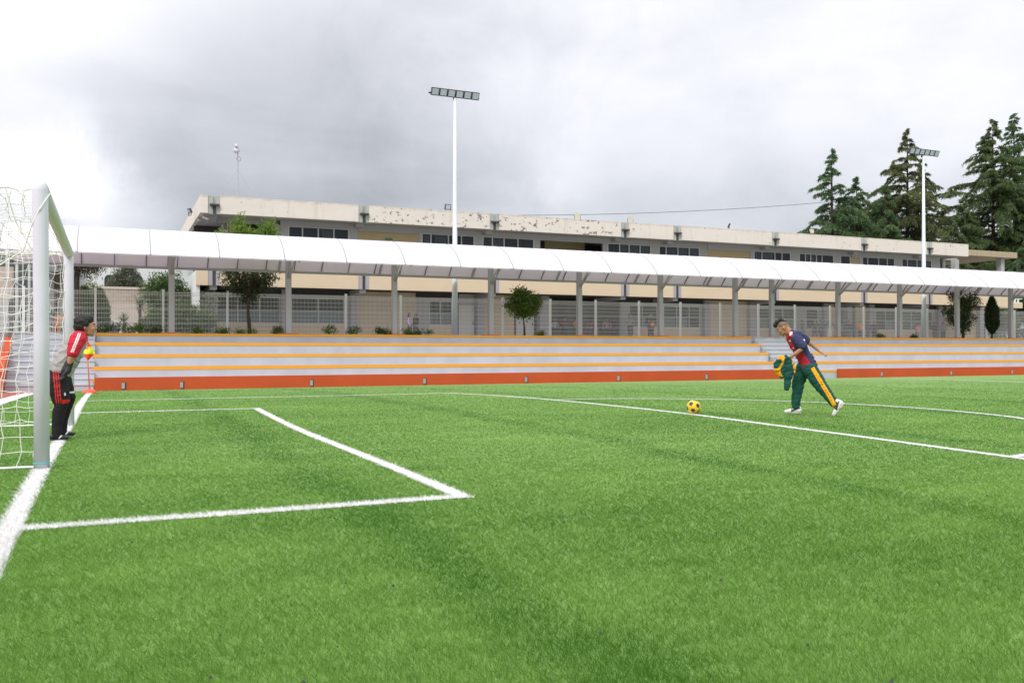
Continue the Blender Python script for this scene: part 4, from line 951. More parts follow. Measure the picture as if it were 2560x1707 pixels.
# ------------------------------------------------------------------ people: blobs merged into continuous skins
def ico(sub):
    bm = bmesh.new(); bmesh.ops.create_icosphere(bm, subdivisions=sub, radius=1.0)
    v = np.array([x.co[:] for x in bm.verts]); f = np.array([[q.index for q in p.verts] for p in bm.faces]); bm.free(); return v, f
ICO = ico(2)
class Blobs:
    def __init__(s): s.b = []
    def ball(s, c, r, rot=None):
        r = np.array(r if hasattr(r, '__len__') else (r, r, r), float); s.b.append((np.array(c, float), r, rot)); return s
    def limb(s, pts, rads, depth=1.0, rot=None):
        """chain of balls; depth scales the radius along local y (away from the viewer side)"""
        for i in range(len(pts) - 1):
            p, q = np.array(pts[i], float), np.array(pts[i + 1], float); r0, r1 = rads[i], rads[i + 1]
            n = max(2, int(np.linalg.norm(q - p) / (.35 * min(r0, r1)))); 
            for k in range(n + 1):
                t = k / n; r = r0 + (r1 - r0) * t; s.b.append((p + (q - p) * t, np.array([r, r * depth, r]), rot))
        return s
    def xf(s, M):                     # move by a 4x4
        M = np.array(M); s.b = [((M @ np.append(c, 1))[:3], r, (M[:3, :3] @ (np.eye(3) if q is None else q))) for c, r, q in s.b]; return s
    def mesh(s, name, voxel, mats, smooth=4, pick=None, wr=0.0, wscale=9, cut=None):
        V, F = ICO; vs, fs = [], []
        for i, (c, r, q) in enumerate(s.b):
            p = V * r
            if q is not None: p = p @ np.array(q).T
            vs.append(p + c); fs.append(F + i * len(V))
        vs = np.concatenate(vs); fs = np.concatenate(fs); me = bpy.data.meshes.new('tmp'); me.from_pydata(vs.tolist(), [], fs.tolist())
        o = link(bpy.data.objects.new('tmp', me)); md = o.modifiers.new('r', 'REMESH'); md.mode = 'VOXEL'; md.voxel_size = voxel
        if smooth: sm = o.modifiers.new('s', 'SMOOTH'); sm.iterations = smooth; sm.factor = .5
        dg = bpy.context.evaluated_depsgraph_get(); out = bpy.data.meshes.new_from_object(o.evaluated_get(dg)); out.name = name
        bpy.data.objects.remove(o); bpy.data.meshes.remove(me)
        out.materials.clear()
        for m in (mats if isinstance(mats, (list, tuple)) else [mats]): out.materials.append(m)
        n = len(out.vertices); co = np.zeros(n * 3, np.float32); out.vertices.foreach_get('co', co); co = co.reshape(-1, 3)
        if wr:
            no = np.zeros(n * 3, np.float32); out.vertices.foreach_get('normal', no); no = no.reshape(-1, 3)
            d = np.array([mnoise.noise(Vector((p[0] * wscale * .55 + p[2] * wscale * .35, p[1] * wscale * .6, p[2] * wscale * 1.5 - p[0] * wscale * .8))) for p in co])
            d = 1 - np.abs(d) * 2.6
            co = co + no * (d * wr)[:, None]; out.vertices.foreach_set('co', co.astype(np.float32).ravel())
        if pick is not None:
            m = len(out.polygons); cc = np.zeros(m * 3, np.float32); out.polygons.foreach_get('center', cc); cc = cc.reshape(-1, 3)
            nn = np.zeros(m * 3, np.float32); out.polygons.foreach_get('normal', nn)
            out.polygons.foreach_set('material_index', pick(cc, nn.reshape(-1, 3)).astype(np.int32))
        out.polygons.foreach_set('use_smooth', [True] * len(out.polygons)); out.update(); return out

def skin_mat(name, col):
    m = mat(name, col, .5, .06, 12, spec=.4); B = m.node_tree.nodes['Principled BSDF']
    B.inputs['Subsurface Weight'].default_value = .12; B.inputs['Subsurface Radius'].default_value = (.02, .008, .004); return m
def cloth(name, col, rough=.8, var=.08): return mat(name, col, rough, var, 25, spec=.25, bump=.25, bscale=14)
SKIN = skin_mat('tan_skin', (.39, .205, .115)); SKIN2 = skin_mat('brown_skin', (.47, .25, .15)); STUB = skin_mat('shaved_scalp', (.16, .105, .078)); LIP = skin_mat('lips', (.30, .10, .075))
HAIR = mat('black_hair', (.012, .011, .011), .5, .3, 60, spec=.35, bump=.25, bscale=160)
EYEW = mat('eye_white', (.5, .47, .44), .3, .02); EYEB = mat('eye_iris', (.02, .012, .01), .2, .02)
C_NAVY = cloth('navy_jersey', (.040, .042, .105)); C_RED = cloth('red_jersey', (.40, .018, .035)); C_WHITE = cloth('white_cloth', (.75, .75, .76))
C_GREEN = cloth('dark_green_tracksuit', (.012, .075, .058)); C_AMBER = cloth('amber_tracksuit', (.78, .36, .012)); C_GREY = cloth('grey_jersey', (.37, .36, .345)); C_CRIM = cloth('crimson_sleeve', (.56, .022, .045))
C_BLACK = cloth('black_cloth', (.016, .014, .017)); C_GLOVE = mat('black_glove', (.018, .018, .019), .5, .3, 20, bump=.3); C_STRIPE = cloth('red_stripe', (.62, .03, .03))
C_SHOE = mat('white_leather', (.76, .76, .75), .4, .03, 20); C_SOLE = mat('white_rubber', (.70, .69, .66), .6, .04); C_BOOT = mat('black_boot', (.02, .02, .022), .35, .2)

def add_head(root, C, scale, face, pitch, skinm, roll=0.0, hair='full', body=None):
    """face: +1 looks to local +x, -1 to -x. returns matrix; adds head blobs to body and builds eyes, hair"""
    Mh = Matrix.Translation(Vector(C)) @ (Matrix.Rotation(math.pi, 4, 'Z') if face < 0 else Matrix.Identity(4)) @ Matrix.Rotation(pitch, 4, 'Y') @ Matrix.Rotation(roll, 4, 'Z') @ Matrix.Scale(scale, 4)
    h = Blobs()
    h.ball((-.012, 0, .032), (.098, .077, .088)); h.ball((.025, 0, .0), (.072, .066, .085)); h.ball((.028, 0, -.052), (.060, .054, .058)); h.ball((.058, 0, -.093), (.028, .027, .020))
    h.ball((.045, 0, -.082), (.04, .042, .025)); h.ball((.075, 0, .034), (.022, .05, .016)); h.ball((.066, .034, -.025), (.024, .022, .022)); h.ball((.066, -.034, -.025), (.024, .022, .022))
    h.ball((.094, 0, .008), (.011, .010, .026), Matrix.Rotation(-.35, 3, 'Y')); h.ball((.106, 0, -.018), (.014, .015, .011)); h.ball((.096, .011, -.022), (.010, .009, .008)); h.ball((.096, -.011, -.022), (.010, .009, .008))
    h.ball((.087, 0, -.049), (.012, .023, .0065)); h.ball((.084, 0, -.062), (.012, .020, .007)); h.ball((.075, 0, -.056), (.02, .03, .02))
    for s in (-1, 1):
        h.ball((-.012, s * .078, -.008), (.020, .008, .030), Matrix.Rotation(.2, 3, 'Y')); h.ball((-.006, s * .074, -.028), (.011, .008, .012))
    h.limb([(-.035, 0, -.02), (-.055, 0, -.12)], [.056, .056])
    h.xf(Mh); body.b += h.b
    for s in (-1, 1):
        e = Blobs(); e.ball((.079, s * .031, .010), (.010, .012, .0058)); e.xf(Mh); m1 = e.mesh('eye', .003, EYEW, 1); eo = link(bpy.data.objects.new('eye', m1)); eo.parent = root
        e = Blobs(); e.ball((.086, s * .031, .010), (.0045, .0075, .0056)); e.xf(Mh); eo2 = link(bpy.data.objects.new('iris', e.mesh('iris', .0025, EYEB, 1))); eo2.parent = eo
        e = Blobs(); e.limb([(.093, s * .012, .030), (.088, s * .032, .034), (.075, s * .050, .028)], [.0045, .005, .0035]); e.xf(Mh); bo = link(bpy.data.objects.new('eyebrow', e.mesh('eyebrow', .003, HAIR, 1))); bo.parent = root
    e = Blobs(); e.limb([(.091, -.019, -.0555), (.098, 0, -.0555), (.091, .019, -.0555)], [.004, .005, .004]); e.xf(Mh); lo = link(bpy.data.objects.new('lips', e.mesh('lips', .003, LIP, 1))); lo.parent = root
    q = Blobs(); rg = random.Random(5)
    if hair == 'full':
        q.ball((-.032, 0, .056), (.102, .090, .094)); q.ball((-.056, 0, .008), (.084, .086, .082)); q.ball((.016, 0, .094), (.070, .074, .054)); q.ball((-.075, 0, -.045), (.045, .068, .05))
        for s in (-1, 1): q.ball((-.01, s * .070, .035), (.052, .022, .046)); q.ball((-.03, s * .072, -.005), (.028, .018, .05))
        for i in range(16): a = i / 15 * 2 - 1; q.ball((.060 - .03 * a * a, a * .066, .078 - .010 * (i % 3)), (.024, .010, .028))
        for i in range(70):
            a, b_ = rg.uniform(-2.6, 2.6), rg.uniform(.0, 1.4); q.ball((-.03 + .099 * math.cos(b_) * math.cos(a + math.pi), .086 * math.cos(b_) * math.sin(a + math.pi), .048 + .090 * math.sin(b_)), (.014, .008, .012))
    else:
        for i in range(9):
            u = i / 8; x = .088 - .16 * u; z = .078 + .062 * math.sin(.55 + u * 2.0) - .035 * max(0, u - .75) * 4
            q.ball((x, 0, z - .012), (.032, .062 - .012 * u, .030))
        q.ball((.092, 0, .072), (.024, .05, .022)); q.ball((.105, 0, .066), (.014, .035, .012))
        for i in range(40): u = rg.random(); q.ball((.085 - .16 * u, rg.uniform(-.045, .045), .093 + .055 * math.sin(.55 + u * 2.0) - .035 * max(0, u - .75) * 4), (.014, .010, .013))
    q.xf(Mh); ho = link(bpy.data.objects.new('hair', q.mesh('hair', .0055, HAIR, 2))); ho.parent = root
    return Mh

def hand(B, wrist, d, up, size=1.0, curl=.5, side=1, spread=.16):
    """palm + four fingers + thumb; d: direction of the fingers, up: back of the hand"""
    d = Vector(d).normalized(); up = Vector(up); up = (up - d * up.dot(d)).normalized(); lat = d.cross(up) * side; w = Vector(wrist)
    for k in (-1, -.33, .33, 1): B.limb([w + d * .012 + lat * .012 * k, w + d * .078 * size + lat * .028 * k * size], [.016 * size, .0145 * size])
    lens = (.058, .070, .074, .064)
    for k in range(4):
        o = (k - 1.5) / 1.5; p = w + d * .082 * size + lat * .030 * o * size; dd = (d + lat * spread * o).normalized(); c = 0
        pts = [p]; 
        for sgm in (.45, .32, .23):
            c += curl * .75; v = dd * math.cos(c) - up * math.sin(c); p = p + v * lens[k] * sgm * size; pts.append(p)
        B.limb(pts, [.0098 * size, .0092 * size, .0085 * size, .0075 * size])
    p = w + d * .025 * size - lat * .026 * size; t1 = (d * .7 - lat * .75 - up * .25).normalized(); t2 = (d * .95 - lat * .15 - up * .35 * (1 + curl)).normalized()
    B.limb([p, p + t1 * .036 * size, p + t1 * .036 * size + t2 * .030 * size, p + t1 * .036 * size + t2 * .052 * size], [.0135 * size, .0115 * size, .010 * size, .0085 * size])

def child(name, me, root, parent=None):
    o = link(bpy.data.objects.new(name, me)); o.parent = parent or root; return o

# ---------------- the player about to kick
KL = (9.875, 11.364, zg(11.364) + .008)
kick = thing('person', 'young player stooping forward in red and navy shirt and green trousers, holding a jacket', 'person', KL, R(-41.0))
def K(u, v, y=0.0): return ((u - 455) / 881.0 * .955, y, (1447 - v) / 881.0)
body = Blobs()
add_head(kick, K(326, 232, -.02), 1.0, -1, R(29), SKIN, hair='fade', body=body)
body.limb([K(385, 282, -.01), K(440, 335, 0)], [.056, .062]); body.ball(K(470, 340, 0), (.07, .11, .06))
body.limb([K(500, 400), K(590, 560), K(665, 740)], [.105, .10, .105], 1.3)
body.limb([K(500, 350, -.14), K(545, 430, -.20), K(625, 495, -.235)], [.05, .046, .038]); body.limb([K(625, 495, -.235), K(510, 585, -.235), K(425, 645, -.215)], [.037, .033, .024])
body.limb([K(545, 340, .15), K(650, 410, .205), K(735, 470, .235)], [.048, .042, .035]); body.limb([K(735, 470, .235), K(790, 520, .235), K(830, 555, .225)], [.034, .028, .022])
hand(body, K(425, 645, -.215), Vector(K(360, 680, -.2)) - Vector(K(425, 645, -.215)), (-.55, -.3, .75), .98, 1.25, side=-1)
hand(body, K(830, 555, .225), Vector(K(905, 595, .2)) - Vector(K(830, 555, .225)), (.35, -.25, .8), 1.0, .25, side=1, spread=.22)
# legs inside the trousers down to the ankles
body.limb([K(640, 800, .08), K(555, 1030, .10), K(515, 1240, .09), K(505, 1385, .085)], [.085, .06, .045, .036]); body.limb([K(720, 820, -.10), K(860, 1060, -.14), K(985, 1210, -.19), K(1085, 1335, -.225)], [.085, .06, .045, .036])
CH = np.array(K(326, 232, -.02))
def pick_body(c, n):
    d = c - CH; a = R(29); x = -(d[:, 0] * math.cos(a) - d[:, 2] * -math.sin(a)); z = d[:, 2] * math.cos(a) + d[:, 0] * math.sin(a) * -1
    x = -d[:, 0] * math.cos(a) + -d[:, 2] * math.sin(a); z = -d[:, 0] * math.sin(a) * -1 * -1 + d[:, 2] * math.cos(a)
    return ((np.linalg.norm(d, axis=1) < .16) & (z > .018 - .25 * x * 0 ) & (x < .055) & ~((x < .02) & (z < .0)) & (np.abs(d[:, 1]) > .012) & (z > .02 + .35 * np.maximum(x, -.03))).astype(int)
child('body', body.mesh('body', .0068, [SKIN, STUB], 3, pick_body), kick)
sh = Blobs()
sh.limb([K(435, 318, 0), K(480, 360, 0)], [.075, .095], 1.25); sh.limb([K(480, 370), K(535, 470), K(600, 590), K(655, 690), K(695, 790)], [.118, .128, .122, .122, .128], 1.32)
sh.limb([K(478, 345, -.12), K(520, 395, -.175), K(580, 470, -.222), K(610, 487, -.23)], [.075, .077, .070, .066]); sh.limb([K(520, 330, .12), K(590, 370, .18), K(645, 405, .205)], [.075, .072, .064])
sh.ball(K(745, 755), (.060, .15, .05)); sh.ball(K(622, 775), (.06, .14, .06))
ax0, ax1 = np.array(K(440, 320)), np.array(K(690, 790))
def pick_shirt(c, n):
    a = ax1 - ax0; L = np.linalg.norm(a); a = a / L; d = c - ax0; t = d @ a; f = np.array([-a[2], 0, a[0]]); f = -f if f[0] > 0 else f; s = d @ f   # s > 0 towards the chest
    m = np.where((s > -.012 - .05 * np.clip((t - .25) / .4, 0, 1)), 1, 0)
    sleeve = (np.abs(c[:, 1]) > .145) & (t < .30); m = np.where(sleeve, 0, m)
    m = np.where((t < .045) & (s > -.02), 1, m)
    # three white shoulder stripes and white print down the back
    dd = np.abs(((c[:, 0] - K(440, 300)[0]) * .45 + (c[:, 2] - K(440, 300)[2]) * .9)); ys = c[:, 1] < -.04
    u = (c[:, 0] + .028) ; 
    m = np.where(ys & (np.abs(c[:, 0] - K(427, 0)[0]) < .012) & (c[:, 2] > K(0, 345)[2]) & (c[:, 2] < K(0, 292)[2]), 2, m)
    m = np.where(ys & (np.abs(c[:, 0] - K(449, 0)[0]) < .008) & (c[:, 2] > K(0, 335)[2]) & (c[:, 2] < K(0, 288)[2]), 2, m)
    back = (s < -.118) & (np.abs(c[:, 1] - .0) < .09)
    m = np.where(back & (t > .16) & (t < .19), 2, m); m = np.where(back & (t > .23) & (t < .40) & (np.abs(np.abs(c[:, 1]) - .045) < .022), 2, m)
    m = np.where((np.hypot(c[:, 0] - K(424, 0)[0], c[:, 2] - K(0, 418)[2]) < .011) & (c[:, 1] < 0), 2, m)
    m = np.where((np.hypot((c[:, 0] - K(468, 0)[0]) / 1.5, c[:, 2] - K(0, 516)[2]) < .007) & (c[:, 1] < 0), 2, m)
    return m
child('shirt', sh.mesh('shirt', .0075, [C_NAVY, C_RED, C_WHITE], 3, pick_shirt, wr=.009, wscale=10), kick)
tr = Blobs()
tr.limb([K(640, 760, 0), K(690, 820, 0)], [.105, .118], 1.3)
tr.limb([K(615, 790, .07), K(572, 900, .09), K(540, 1010, .10), K(520, 1150, .095), K(508, 1270, .088), K(505, 1325, .086)], [.115, .112, .100, .083, .072, .067])
tr.limb([K(700, 810, -.085), K(775, 925, -.11), K(845, 1035, -.14), K(930, 1140, -.165), K(1000, 1230, -.20), K(1028, 1272, -.215)], [.118, .112, .100, .084, .070, .064])
la, lb_ = np.array(K(720, 790, -.1)), np.array(K(1040, 1300, -.22))
def pick_tr(c, n): return np.zeros(len(c))
trouser = child('trousers', tr.mesh('trousers', .008, [C_GREEN], 3, None, wr=.008, wscale=10), kick)
# amber side stripe with dark print, laid on the near trouser leg
def project_strip(name, mesh_obj, path, width, m, parent, lift=.004, n=60, dots=None, cross=9):
    from mathutils.bvhtree import BVHTree
    me = mesh_obj.data; bv = BVHTree.FromPolygons([v.co[:] for v in me.vertices], [p.vertices[:] for p in me.polygons])
    P = [Vector(p) for p in path]; cum = [0]
    for a, b in zip(P[:-1], P[1:]): cum.append(cum[-1] + (b - a).length)
    V = []; ok = True; mb = MB()
    for i in range(n + 1):
        s = cum[-1] * i / n; j = max(k for k in range(len(P) - 1) if cum[k] <= s + 1e-9); t = (s - cum[j]) / max(1e-9, cum[j + 1] - cum[j]); p = P[j].lerp(P[j + 1], min(t, 1)); d = (P[j + 1] - P[j]).normalized(); q = Vector((-d.z, 0, d.x))
        w0, w1 = width if isinstance(width, tuple) else (width, width); w = w0 + (w1 - w0) * i / n
        for k in range(cross):
            o = p + q * w * (k / (cross - 1) - .5); h = bv.ray_cast(Vector((o.x, -1.5, o.z)), Vector((0, 1, 0)))
            if h[0] is None: h = bv.find_nearest(Vector((o.x, p.y - .08, o.z)))
            V.append(h[0] + Vector((h[1].x, min(h[1].y, -.2), h[1].z)) * lift)
    F = [(i * cross + k, i * cross + k + 1, (i + 1) * cross + k + 1, (i + 1) * cross + k) for i in range(n) for k in range(cross - 1)]
    mb.add(V, F); 
    if dots: mb.m = [1 if dots(f // (cross - 1) / n, f % (cross - 1)) else 0 for f in range(len(F))]
    o = link(bpy.data.objects.new(name, mb.mesh(name, m, smooth=True))); o.parent = parent
    sd = o.modifiers.new('thick', 'SOLIDIFY'); sd.thickness = .003; return o
rs = random.Random(3); LET = {(int(t * 45), k): rs.random() < .5 for t in np.arange(0, 1.05, 1 / 45) for k in range(9)}
project_strip('side_stripe', trouser, [K(728, 785), K(790, 890), K(885, 1050), K(960, 1170), K(1030, 1300)], (.058, .058), [C_AMBER, cloth('dark_print', (.10, .055, .012))], trouser,
              dots=lambda t, k: k in (3, 4) and .12 < t < .86 and LET.get((int(t * 45), k), False) and int(t * 45) % 3 != 0)
def shoe(root, toe, heel, y, tilt_pts=None, black=True):
    """white low trainer between two points of its sole"""
    T, H = Vector((toe[0], y, toe[2])), Vector((heel[0], y, heel[2])); L = (T - H).length; d = (T - H).normalized(); up = Vector((0, 1, 0)).cross(d) ; up = -up if up.z < 0 else up
    if tilt_pts is not None: up = Vector(tilt_pts).normalized()
    at = lambda a, h, w=0: H + d * (a * L) + up * h + Vector((0, w, 0))
    b = Blobs(); Rm = Matrix(((d.x, 0, up.x), (d.y, 1, up.y), (d.z, 0, up.z)))
    def bl(a, h, r): b.ball(at(a, h), r, Rm)
    bl(.16, .052, (.05, .042, .042)); bl(.20, .085, (.052, .042, .045)); bl(.34, .060, (.06, .044, .048)); bl(.5, .046, (.06, .045, .042)); bl(.66, .036, (.06, .046, .032)); bl(.80, .030, (.055, .044, .026)); bl(.89, .026, (.03, .036, .02)); bl(.24, .115, (.05, .043, .03))
    def pk(c, n):
        q = c - np.array(H); a = q @ np.array(d) / L; h = q @ np.array(up)
        m = np.where(h < .024, 1, 0)
        arc_ = .034 + .050 * np.clip((.62 - a) / .50, 0, 1) ** .8; th = .010 + .012 * np.clip((a - .2) / .4, 0, 1)
        m = np.where((np.abs(h - arc_) < th) & (a > .08) & (a < .60) & (n[:, 1] < -.25) & black, 2, m)
        m = np.where((a > .46) & (a < .62) & (h > .066 - (a - .46) * .15) & (np.abs(q[:, 1]) < .03), 2, m); return m
    me = b.mesh('shoe', .0055, [C_SHOE, C_SOLE, C_BOOT], 2, pk); o = child('shoe', me, root)
    s = Blobs()
    for i in range(9): a = .10 + .79 * i / 8; s.ball(at(a, .010), (.026, .036 if .2 < a < .9 else .028, .010), Rm)
    child('sole', s.mesh('sole', .005, C_SOLE, 1), root, o)
shoe(kick, K(338, 1432), K(582, 1432), .085)
shoe(kick, K(1018, 1452), K(1165, 1262), -.225, tilt_pts=(-.79, 0, .61))

# jacket in the player's hand
jk = thing('jacket', 'green and amber tracksuit jacket hanging from the player\'s hand', 'jacket', KL, R(-41.0))
jb = Blobs()
jb.limb([K(375, 655, -.235), K(300, 690, -.22), K(240, 750, -.22)], [.045, .058, .052], .7); jb.limb([K(300, 670, -.22), K(255, 800, -.21), K(235, 840, -.2)], [.05, .062, .042], .7)
jb.limb([K(350, 690, -.20), K(315, 800, -.20), K(305, 905, -.20)], [.065, .068, .042], .65); jb.limb([K(400, 680, -.21), K(420, 780, -.205), K(400, 900, -.20), K(382, 1045, -.20)], [.055, .070, .060, .040], .7); jb.limb([K(430, 690, -.19), K(462, 790, -.19), K(465, 860, -.19)], [.035, .040, .03], .7)
jb.limb([K(382, 1040, -.2), K(376, 1066, -.2)], [.040, .037], .7)
def pick_j(c, n):
    u = c[:, 0] * 881 / .955 + 455; v = 1447 - c[:, 2] * 881
    w = 7 * np.sin(v * .05)
    m = (np.abs(u - (340 - (v - 660) * .42) + w) < 17) & (v > 640) & (v < 850)
    m |= (v > 795) & (u < 262 + (v - 800) * .6) & (v < 905); m |= (u > 452 + (v - 700) * .19 + w * .5) & (v > 690) & (v < 880); m |= (v < 668) & (u < 345) & (v > 620)
    m2 = (v > 1035)
    return np.where(m, 1, 0)
child('cloth', jb.mesh('cloth', .007, [C_GREEN, C_AMBER], 2, pick_j, wr=.014, wscale=11), jk)

# ---------------- goalkeeper
GLc = (-0.579, 11.782, zg(11.78) + .012)
gk = thing('person', 'goalkeeper in grey shirt with red sleeves, leaning forward on the goal line', 'person', GLc, R(2.8))
def G(u, v, y=0.0): return ((u - 300) / 800.0 * .895, y, (1277 - v) / 800.0)
body = Blobs()
add_head(gk, G(556, 235, -.02), 1.03, 1, R(-2), SKIN2, roll=R(-8), hair='full', body=body)
body.limb([G(520, 285, -.01), G(485, 345, 0)], [.058, .066]); body.limb([G(460, 385), G(385, 530), G(310, 690)], [.088, .088, .085], 1.25)
body.limb([G(455, 350, -.17), G(440, 440, -.215), G(415, 520, -.225)], [.05, .045, .04]); body.limb([G(415, 520, -.225), G(395, 570, -.215), G(378, 610, -.20)], [.038, .033, .027])
body.limb([G(480, 360, .17), G(445, 470, .225), G(410, 545, .225), G(380, 610, .2)], [.05, .045, .036, .028])
for s, pts in ((-1, [(285, 760), (335, 915), (285, 1130), (275, 1225)]), (1, [(320, 760), (392, 905), (335, 1110), (330, 1225)])):
    body.limb([G(u, v, s * (.11 + .01 * i)) for i, (u, v) in enumerate(pts)], [.09, .062, .046, .038])
body_o = child('body', body.mesh('body', .007, [SKIN2], 3), gk)
for s, w, hd in ((-1, G(385, 595, -.205), (-.32, .05, -.9)), (1, G(385, 600, .2), (-.3, -.1, -.9))):
    gv = Blobs(); hand(gv, w, hd, (.9, -.25 * s, -.3), 1.32, .35, side=s)
    d = Vector(hd).normalized(); wv = Vector(w)
    gv.limb([wv - d * .035, wv + d * .02, wv + d * .06], [.042, .046, .05], .8); gv.b = [(c, r * 1.12, q) for c, r, q in gv.b]
    child('glove', gv.mesh('glove', .006, C_GLOVE, 2), gk)
sh = Blobs()
sh.limb([G(500, 325), G(470, 365)], [.078, .105], 1.3); sh.limb([G(462, 390), G(425, 465), G(366, 555), G(322, 635), G(297, 690)], [.115, .128, .138, .128, .108], 1.22)
sh.ball(G(332, 705), (.06, .14, .03)); sh.ball(G(258, 690), (.055, .14, .04))
gx0, gx1 = np.array(G(500, 320)), np.array(G(300, 700))
def pick_gs(c, n):
    u = c[:, 0] * 800 / .895 + 300; v = 1277 - c[:, 2] * 800
    k = (u - 462) * .68 + (v - 545) * .73; l = -(u - 462) * .73 + (v - 545) * .68      # dark angular mark low on the chest
    mk = (c[:, 1] < 0) & (((np.abs(k) < 40) & (np.abs(l - 9) < 3.2)) | ((np.abs(k + 37) < 3.5) & (np.abs(l) < 11)) | ((np.abs(k - 37) < 3.5) & (np.abs(l) < 11)))
    return np.where(mk, 1, 0)
child('shirt', sh.mesh('shirt', .0075, [C_GREY, C_BLACK], 3, pick_gs, wr=.011, wscale=8), gk)
def pick_sl(c, n):
    u = c[:, 0] * 800 / .895 + 300; v = 1277 - c[:, 2] * 800; mid = 487 - (v - 305) * .40
    st = (c[:, 1] < -.02) & ((np.abs(u - mid - 9) < 6) | (np.abs(u - mid + 9) < 6)) & (v > 296) & (v < 476)
    return np.where(st, 1, 0)
for s_, pts in ((-1, [G(488, 338, -.085), G(470, 362, -.15), G(447, 412, -.195), G(428, 478, -.222)]), (1, [G(500, 345, .10), G(488, 380, .17), G(460, 430, .215), G(440, 480, .225)])):
    sl_ = Blobs(); sl_.limb(pts, [.088, .092, .082, .066]); sl_.limb([pts[0], G(500, 312, .05 * s_)], [.078, .058])
    child('sleeve', sl_.mesh('sleeve', .0065, [C_CRIM, C_WHITE], 3, pick_sl if s_ < 0 else None, wr=.004, wscale=12), gk)
co_ = Blobs()
for i in range(16): a_ = 2 * math.pi * i / 16; p_ = G(517, 312); co_.ball((p_[0] + .050 * math.cos(a_), .062 * math.sin(a_), p_[2] - .035 * math.cos(a_) * 1.1), (.016, .016, .02))
child('collar', co_.mesh('collar', .006, C_CRIM, 2), gk)
so_ = Blobs(); so_.limb([G(298, 700), G(300, 760)], [.130, .138], 1.25)
so_.limb([G(285, 760, -.09), G(305, 840, -.115), G(320, 905, -.12)], [.115, .108, .098]); so_.limb([G(330, 760, .09), G(355, 840, .11), G(380, 890, .12)], [.115, .105, .095])
def pick_so(c, n):
    u = c[:, 0] * 800 / .895 + 300; v = 1277 - c[:, 2] * 800; near = c[:, 1] < -.03
    m = np.zeros(len(c), int)
    for k in range(3): m = np.where(near & (np.abs(u - (256 + 21 * k + (v - 720) * .10)) < 5.5), 1, m)
    m = np.where(near & (v > 908) & (u > 330), 1, m); m = np.where(near & (np.hypot(u - 356, (v - 858) / 2) < 8), 2, m); m = np.where((c[:, 1] > -.05) & (u > 365) & (np.abs(v - 850) < 8), 2, m); return m
child('shorts', so_.mesh('shorts', .0075, [C_BLACK, C_STRIPE, C_WHITE], 3, pick_so, wr=.004, wscale=9), gk)
lg = Blobs()
lg.limb([G(312, 890, -.12), G(330, 925, -.12), G(300, 1030, -.125), G(284, 1130, -.13), G(276, 1250, -.135)], [.084, .080, .072, .058, .048]); lg.limb([G(375, 880, .12), G(390, 915, .12), G(362, 1010, .125), G(340, 1110, .13), G(336, 1238, .14)], [.082, .078, .068, .056, .047])
child('leggings', lg.mesh('leggings', .0075, [C_BLACK], 3, wr=.002, wscale=12), gk)
def boot(u0, u1, v, y):
    b = Blobs()
    for i in range(9):
        t = i / 8; p = G(u0 + (u1 - u0) * t, v, y); b.ball((p[0], p[1], p[2] + .034 - .012 * t), (.036, .040 - .010 * abs(t - .55), .038 - .016 * t))
    b.ball((G(u0 + 28, v, y)[0], y, G(0, v)[2] + .085), (.042, .038, .05))
    def pk(c, n): return np.where((np.abs((c[:, 0] - G(u0 + .55 * (u1 - u0), 0)[0]) - (c[:, 2] - G(0, v)[2] - .03) * .8) < .008) & (n[:, 1] < -.3), 1, 0)
    o = child('boot', b.mesh('boot', .006, [C_BOOT, C_WHITE], 2, pk), gk)
    s = Blobs()
    for i in range(7): p = G(u0 + 6 + (u1 - u0 - 12) * i / 6, v, y); s.ball((p[0], p[1], p[2] + .004), (.026, .036, .012))
    child('sole', s.mesh('sole', .006, C_BOOT, 1), gk, o)
boot(240, 372, 1277, -.135); boot(305, 432, 1262, .14)

